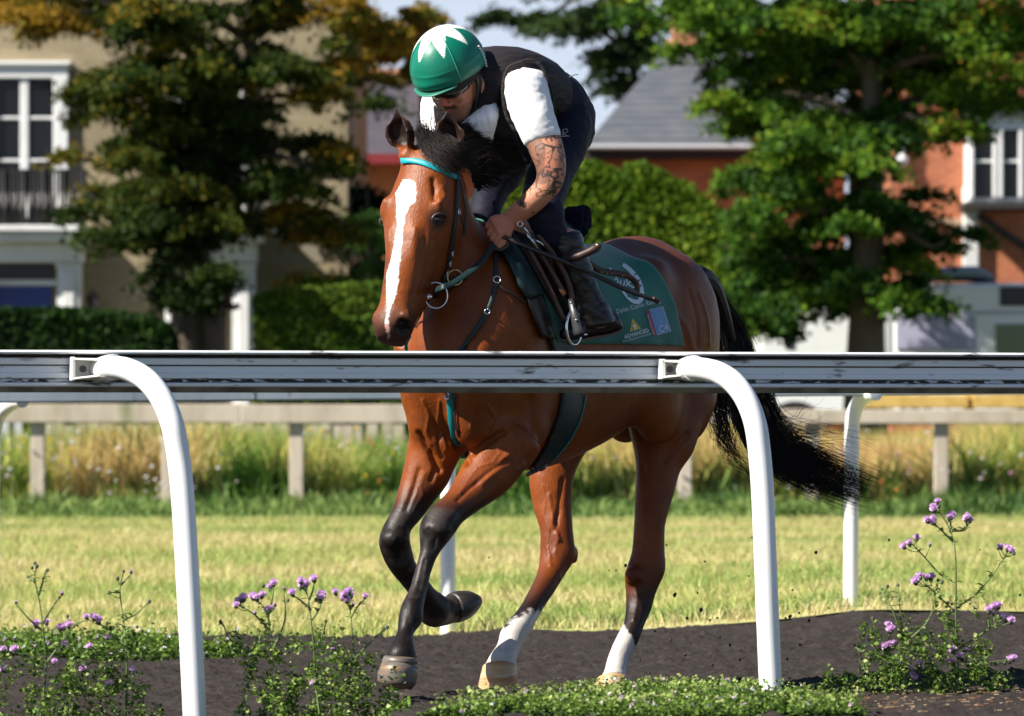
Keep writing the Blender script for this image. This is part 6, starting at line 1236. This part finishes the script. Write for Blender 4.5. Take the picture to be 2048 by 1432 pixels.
def thistle(lab, base, D, stems, heads, nleaf, seed, bush, buds=()):
    """stems: traced poly-lines; heads: traced flower positions; bush: (x,y,rx,ry,n) clouds of small leaves"""
    r = np.random.default_rng(seed); rr = random.Random(seed); t = thing('thistle', lab, 'thistle', W(base[0], base[1], D), 'creeping thistles along the rail')
    st = MB(); lf = MB(); allp = []
    def path(pts, r0, r1):
        P = [W(x, y, D + rr.uniform(-.03, .03)) for x, y in pts]; m = len(P); st.tube(P, [r0 + (r1 - r0) * i / (m - 1) for i in range(m)], n=7, k=4); return P
    if base[1] > 1425:
        stems = [[(s[0][0], 1486)] + s if i == 0 or s[0][1] > 1420 else s for i, s in enumerate(stems)]; bush = bush + [(base[0], 1448, 75, 34, 700)]
    for s in stems:
        P = path(s, .0036, .0016); 
        for i in range(len(P) - 1):
            m = max(1, int((P[i + 1] - P[i]).length / .012))
            for k in range(m): allp.append((P[i].lerp(P[i + 1], k / m), (P[i + 1] - P[i]).normalized()))
    for i in range(nleaf):
        p, d = rr.choice(allp); a = rr.uniform(0, 6.28); o = Vector((math.cos(a), math.sin(a) * .7, rr.uniform(-.1, .6))); jag_leaf(lf, p, o, UP, rr.uniform(.014, .034), rr)
    cand = [p for p, d in allp]
    for j, (x, y) in enumerate(list(heads) + list(buds)):
        hp = W(x, y, D + rr.uniform(-.04, .04)); q = [c for c in cand if c.z < hp.z - .008] or cand; c0 = min(q, key=lambda c: (c - hp).length + abs(c.x - hp.x) * .5)
        if (c0 - hp).length > .008: st.tube([c0, c0.lerp(hp, .5) + Vector((0, 0, -.006)), hp], [.0016, .0013, .0012], n=6, k=3)
        isb = j >= len(heads); R = rr.uniform(.0088, .0128) * (1 if not isb else .72); up = (hp - c0).normalized() * .4 + Vector((rr.uniform(-.3, .3), rr.uniform(-.4, .1), 1)); up.normalize(); a = up.orthogonal().normalized(); b = up.cross(a)
        h_ = MB(); h_.loft([(hp - up * R * .9, a * R * .25, b * R * .25), (hp - up * R * .4, a * R * .62, b * R * .62), (hp + up * R * .15, a * R * .60, b * R * .60), (hp + up * R * .5, a * R * .42, b * R * .42)], n=10, k=2, cap=.3); ho = h_.build('flower_head', M_bud, t, True)
        if not isb or rr.random() < .3:
            f_ = MB(); R2 = R * (1 if not isb else .55); m = 60
            for k in range(m):
                th = math.acos(1 - 1.15 * (k + .5) / m * .9); ph = k * 2.39996; dd = (a * math.cos(ph) + b * math.sin(ph)) * math.sin(th) + up * math.cos(th); c = hp + up * R * .35; e_ = c + dd * R2 * rr.uniform(1.0, 1.35); s_ = dd.orthogonal().normalized() * R2 * .17
                f_.add([c + s_ * .6, c - s_ * .6, e_ - s_, e_ + s_], [(0, 1, 2, 3)])
            f_.ell(hp + up * R * .45, a * R2 * .85, b * R2 * .85, up * R2 * .7, 10, 7)
            f_.build('petals', M_puff, ho, False, fix=False)
    st.build('stem', M_stem, t, True)
    V_ = []; Fc = []; Cc = []; b0 = 0
    for (x, y, rx, ry, n) in bush:
        n = int(n * .68)
        c = W(x, y, D); rxm, rym = rx / F * D, ry / F * D; ns = max(4, n // 26); S_ = np.array([c.x, c.y, c.z]) + np.stack([r.uniform(-1, 1, ns) * rxm, r.normal(size=ns) * .045, r.uniform(-1, 1, ns) * rym], 1)
        g = r.integers(0, ns, n); P = S_[g] + np.stack([r.normal(size=n) * .012, r.normal(size=n) * .012, r.normal(size=n) * .017], 1)
        tone = np.clip(r.normal(size=n) * .25 + .45, 0, .999); v, f, cc = blob_leaves(P, .013, CLV[(tone * 5).astype(int)] * r.uniform(.8, 1.25, (n, 1)), r, .3, .42); V_.append(v); Fc.append(f + b0); Cc.append(cc); b0 += len(v)
        for i in range(ns):
            if S_[i][2] > W(0, base[1], D).z + .03 and r.random() < .5: q0 = W(x + r.uniform(-.5, .5) * rx, min(base[1], y + ry), D); st2 = q0.lerp(Vector(S_[i]), .5) + Vector((0, 0, .01)); lfm = None
    Fl = [np.concatenate(Fc)] if Fc else []
    if lf.v: tone = np.repeat(r.integers(0, 5, len(lf.v) // 18), 18); Fl.append(np.array(lf.f) + b0); V_.append(np.array(lf.v)); Cc.append(CLV[tone] * .95)
    np_mesh('foliage', np.concatenate(V_), Fl, M_gleaf, cols=np.concatenate(Cc), parent=t)
    return t
thistle('leftmost thistle, tall bare-topped stem with small green buds above a lilac cluster', (80, 1440), 15.0, [[(80, 1440), (92, 1340), (86, 1260), (80, 1210), (70, 1160), (72, 1128)], [(86, 1262), (60, 1240), (32, 1208)], [(84, 1250), (104, 1215), (124, 1190)], [(70, 1165), (56, 1150)], [(78, 1190), (92, 1140)], [(90, 1330), (120, 1290), (150, 1250), (178, 1240)]],
        [(72, 1250), (93, 1246), (128, 1256), (138, 1252), (30, 1302), (128, 1290), (108, 1325), (8, 1340), (8, 1300), (120, 1258)], 42, 1, [(70, 1300, 80, 45, 260), (60, 1360, 90, 50, 700), (110, 1400, 110, 50, 1000)], [(70, 1126), (74, 1132), (95, 1140), (56, 1153), (32, 1205), (124, 1187), (64, 1135), (135, 1232)])
thistle('second thistle from the left, thin upright stem with green buds, left of the near post', (255, 1430), 15.1, [[(252, 1410), (254, 1330), (250, 1270), (244, 1220), (240, 1180), (246, 1144)], [(246, 1240), (272, 1228), (298, 1204)], [(240, 1185), (218, 1185)], [(242, 1170), (262, 1148)], [(250, 1290), (215, 1260), (196, 1245)], [(250, 1300), (225, 1310), (180, 1296)]],
        [(173, 1235), (188, 1237), (197, 1243), (214, 1277), (180, 1295), (167, 1340), (263, 1342), (222, 1368), (198, 1365)], 44, 2, [(250, 1330, 55, 50, 420), (230, 1290, 60, 30, 160), (215, 1390, 90, 45, 750), (160, 1350, 60, 40, 300)], [(247, 1142), (262, 1144), (235, 1156), (218, 1184), (299, 1202), (214, 1246), (222, 1256)])
thistle('thistle just right of the near left post with a spray of lilac heads', (560, 1440), 15.0, [[(558, 1440), (556, 1370), (548, 1310), (540, 1260), (534, 1225), (515, 1200)], [(540, 1262), (510, 1230), (480, 1212)], [(536, 1235), (545, 1195), (546, 1172)], [(546, 1300), (570, 1240), (568, 1190)], [(545, 1320), (470, 1290), (445, 1245)], [(555, 1380), (520, 1355), (500, 1355)]],
        [(472, 1212), (480, 1206), (487, 1198), (477, 1203), (506, 1195), (514, 1197), (524, 1192), (540, 1176), (547, 1168), (536, 1224), (541, 1220)], 55, 3, [(550, 1330, 60, 50, 520), (540, 1290, 70, 40, 260), (560, 1395, 80, 45, 900)], [(526, 1170), (568, 1178), (550, 1210), (510, 1226), (441, 1243), (500, 1355), (576, 1200)])
thistle('tall thistle in the middle of the left group with lilac heads on top', (640, 1440), 14.95, [[(640, 1440), (632, 1370), (628, 1300), (622, 1240), (615, 1190), (606, 1172)], [(618, 1215), (600, 1200), (586, 1190)], [(618, 1200), (626, 1180), (628, 1162)], [(624, 1240), (640, 1215), (642, 1196)], [(628, 1300), (645, 1270), (652, 1244)]],
        [(602, 1164), (604, 1172), (612, 1170), (628, 1160), (642, 1192), (641, 1198), (585, 1187), (630, 1368), (638, 1365)], 50, 4, [(635, 1340, 55, 50, 420), (625, 1290, 45, 40, 160), (645, 1395, 90, 45, 950)], [(612, 1176), (600, 1177), (632, 1199), (652, 1242), (665, 1300)])
thistle('thistle nearest the horse\'s front hoof with a round cluster of pale lilac flowers', (700, 1440), 15.05, [[(704, 1440), (710, 1370), (708, 1310), (704, 1260), (700, 1220), (694, 1200)], [(702, 1235), (716, 1212), (730, 1197)], [(708, 1320), (740, 1285), (770, 1256)], [(702, 1215), (684, 1196)]],
        [(671, 1186), (690, 1190), (698, 1185), (686, 1197), (694, 1202), (702, 1192), (730, 1194)], 40, 5, [(712, 1340, 45, 50, 380), (705, 1290, 40, 35, 120), (715, 1395, 60, 45, 600), (760, 1335, 30, 40, 110)], [(775, 1254), (768, 1257), (706, 1210)])
thistle('tallest thistle at the right with lilac flower heads on long side branches', (1908, 1395), 15.45, [[(1912, 1398), (1916, 1330), (1912, 1260), (1912, 1180), (1910, 1100), (1900, 1060), (1876, 1018)], [(1908, 1085), (1880, 1058), (1866, 1045)], [(1912, 1165), (1880, 1148), (1850, 1115), (1822, 1086)], [(1912, 1225), (1880, 1195), (1850, 1168)], [(1912, 1215), (1950, 1190), (1985, 1150), (2015, 1105)], [(1914, 1300), (1960, 1270), (1990, 1250), (2010, 1235)], [(1904, 1062), (1930, 1060), (1936, 1044)], [(1902, 1058), (1900, 1038)]],
        [(1875, 1005), (1866, 1014), (1868, 1020), (1855, 1042), (1866, 1037), (1867, 1045), (1900, 1037), (1904, 1033), (1932, 1040), (1940, 1042), (1934, 1036), (1808, 1094), (1819, 1088), (1833, 1078), (1831, 1165), (1840, 1154), (1853, 1157), (1862, 1156), (1835, 1160), (2002, 1095), (2015, 1098), (2022, 1102), (1978, 1222), (1988, 1216), (1996, 1214), (1988, 1226), (2004, 1235), (2012, 1240), (2022, 1243), (2020, 1321), (2026, 1318), (1906, 1302), (1918, 1313), (1905, 1326), (1933, 1300)],
        120, 6, [(1915, 1270, 60, 40, 260), (1920, 1330, 70, 50, 800), (1915, 1385, 80, 28, 900), (1985, 1370, 50, 30, 300), (1950, 1250, 50, 25, 120), (1890, 1190, 40, 30, 90)], [(1878, 1012), (1896, 1028), (1934, 1028), (1834, 1070), (2028, 1106), (1996, 1096), (1876, 1160), (1884, 1163), (1860, 1090), (1974, 1212), (2010, 1325)])
thistle('bushy lower thistle between the right-hand post and the tallest thistle', (1800, 1390), 15.4, [[(1796, 1392), (1800, 1340), (1806, 1280), (1800, 1220), (1796, 1172)], [(1804, 1270), (1785, 1220), (1764, 1180)], [(1800, 1300), (1770, 1290), (1745, 1240)], [(1800, 1330), (1740, 1310), (1712, 1295)], [(1806, 1290), (1850, 1250), (1868, 1215)], [(1798, 1340), (1780, 1310), (1778, 1260)]],
        [(1776, 1252), (1784, 1258), (1780, 1262), (1770, 1294), (1779, 1291), (1786, 1296), (1774, 1302), (1788, 1290), (1818, 1338), (1822, 1350), (1826, 1358), (1840, 1333)], 90, 7, [(1800, 1330, 70, 50, 800), (1790, 1280, 60, 45, 260), (1740, 1300, 40, 40, 160), (1820, 1375, 90, 28, 700), (1760, 1340, 50, 40, 300)], [(1796, 1170), (1764, 1178), (1775, 1172), (1760, 1186), (1745, 1237), (1712, 1296), (1817, 1250)])
thistle('small leafy green weed on the soil between the clover mat and the bushy thistle', (1672, 1385), 15.5, [[(1672, 1388), (1668, 1365), (1664, 1346)], [(1672, 1385), (1695, 1368), (1710, 1355)], [(1672, 1385), (1650, 1372), (1640, 1366)], [(1730, 1390), (1722, 1360), (1720, 1330)]], [], 36, 8, [(1668, 1365, 28, 20, 260), (1700, 1370, 22, 14, 90), (1722, 1370, 12, 26, 60)])
# clods thrown up by the hooves
M_clod = mat('clod', (.03, .022, .018), .95, bump=(90, 1, .004))
rr_ = random.Random(9); clods = [(1251, 1131, 3.2), (1333, 1090, 2), (1349, 1190, 4), (1402, 1220, 4), (1395, 1186, 2), (1374, 1236, 3), (1310, 1262, 2.5), (1341, 1280, 3), (1370, 1310, 3.4), (1280, 1320, 2.5), (1420, 1240, 2), (1435, 1236, 2), (1410, 1123, 2), (1218, 1141, 1.6), (1232, 1141, 2), (1045, 1024, 1.8), (978, 1115, 1.8), (1632, 1105, 3.5), (1580, 1233, 3.5), (1571, 1236, 2.6), (1598, 1226, 2.4), (1618, 1241, 3), (1778, 1080, 2.4), (1595, 884, 3.4), (1585, 1180, 2), (1590, 1195, 1.8), (1657, 1216, 2), (1504, 1075, 2), (1498, 1152, 1.8), (1460, 1290, 3), (1480, 1320, 2.6), (1425, 1330, 3), (1440, 1275, 2), (1520, 1300, 2.4), (1600, 1290, 3), (1575, 1318, 2.6), (1300, 1345, 3), (1390, 1350, 2.6), (1240, 1040, 1.4), (2040, 1190, 2.5), (1960, 1100, 1.6)]
def clod(i, x, y, s):
    D = rr_.uniform(17.2, 18.6); R = s / F * D * .95; bmx = bmesh.new(); bmesh.ops.create_icosphere(bmx, subdivisions=2, radius=R)
    for v in bmx.verts: v.co *= rr_.uniform(.65, 1.25); v.co.x *= 1.25
    me = bpy.data.meshes.new('soil_clod'); bmx.to_mesh(me); bmx.free(); o = link('soil_clod', me, M_clod); o.location = W(x, y, D); o.rotation_euler = (rr_.uniform(0, 3), rr_.uniform(0, 3), rr_.uniform(0, 3))
    szw = 'largest dark' if s >= 3.9 else ('large dark' if s >= 3.2 else ('dark' if s >= 2.3 else 'tiny dark')); hb_ = 'hock high, ' if y < 1160 else ('shin high, ' if y < 1245 else 'low down, ')
    where = 'near the far edge' if x > 1550 else ('behind the left hind leg' if x > 1290 else 'between the legs'); tag(o, f'{szw} clod of soil flying {hb_}{where}', 'clod', 'clods of soil thrown up by the hooves'); return o
for i, (x, y, s) in enumerate(clods): clod(i, x, y, s)
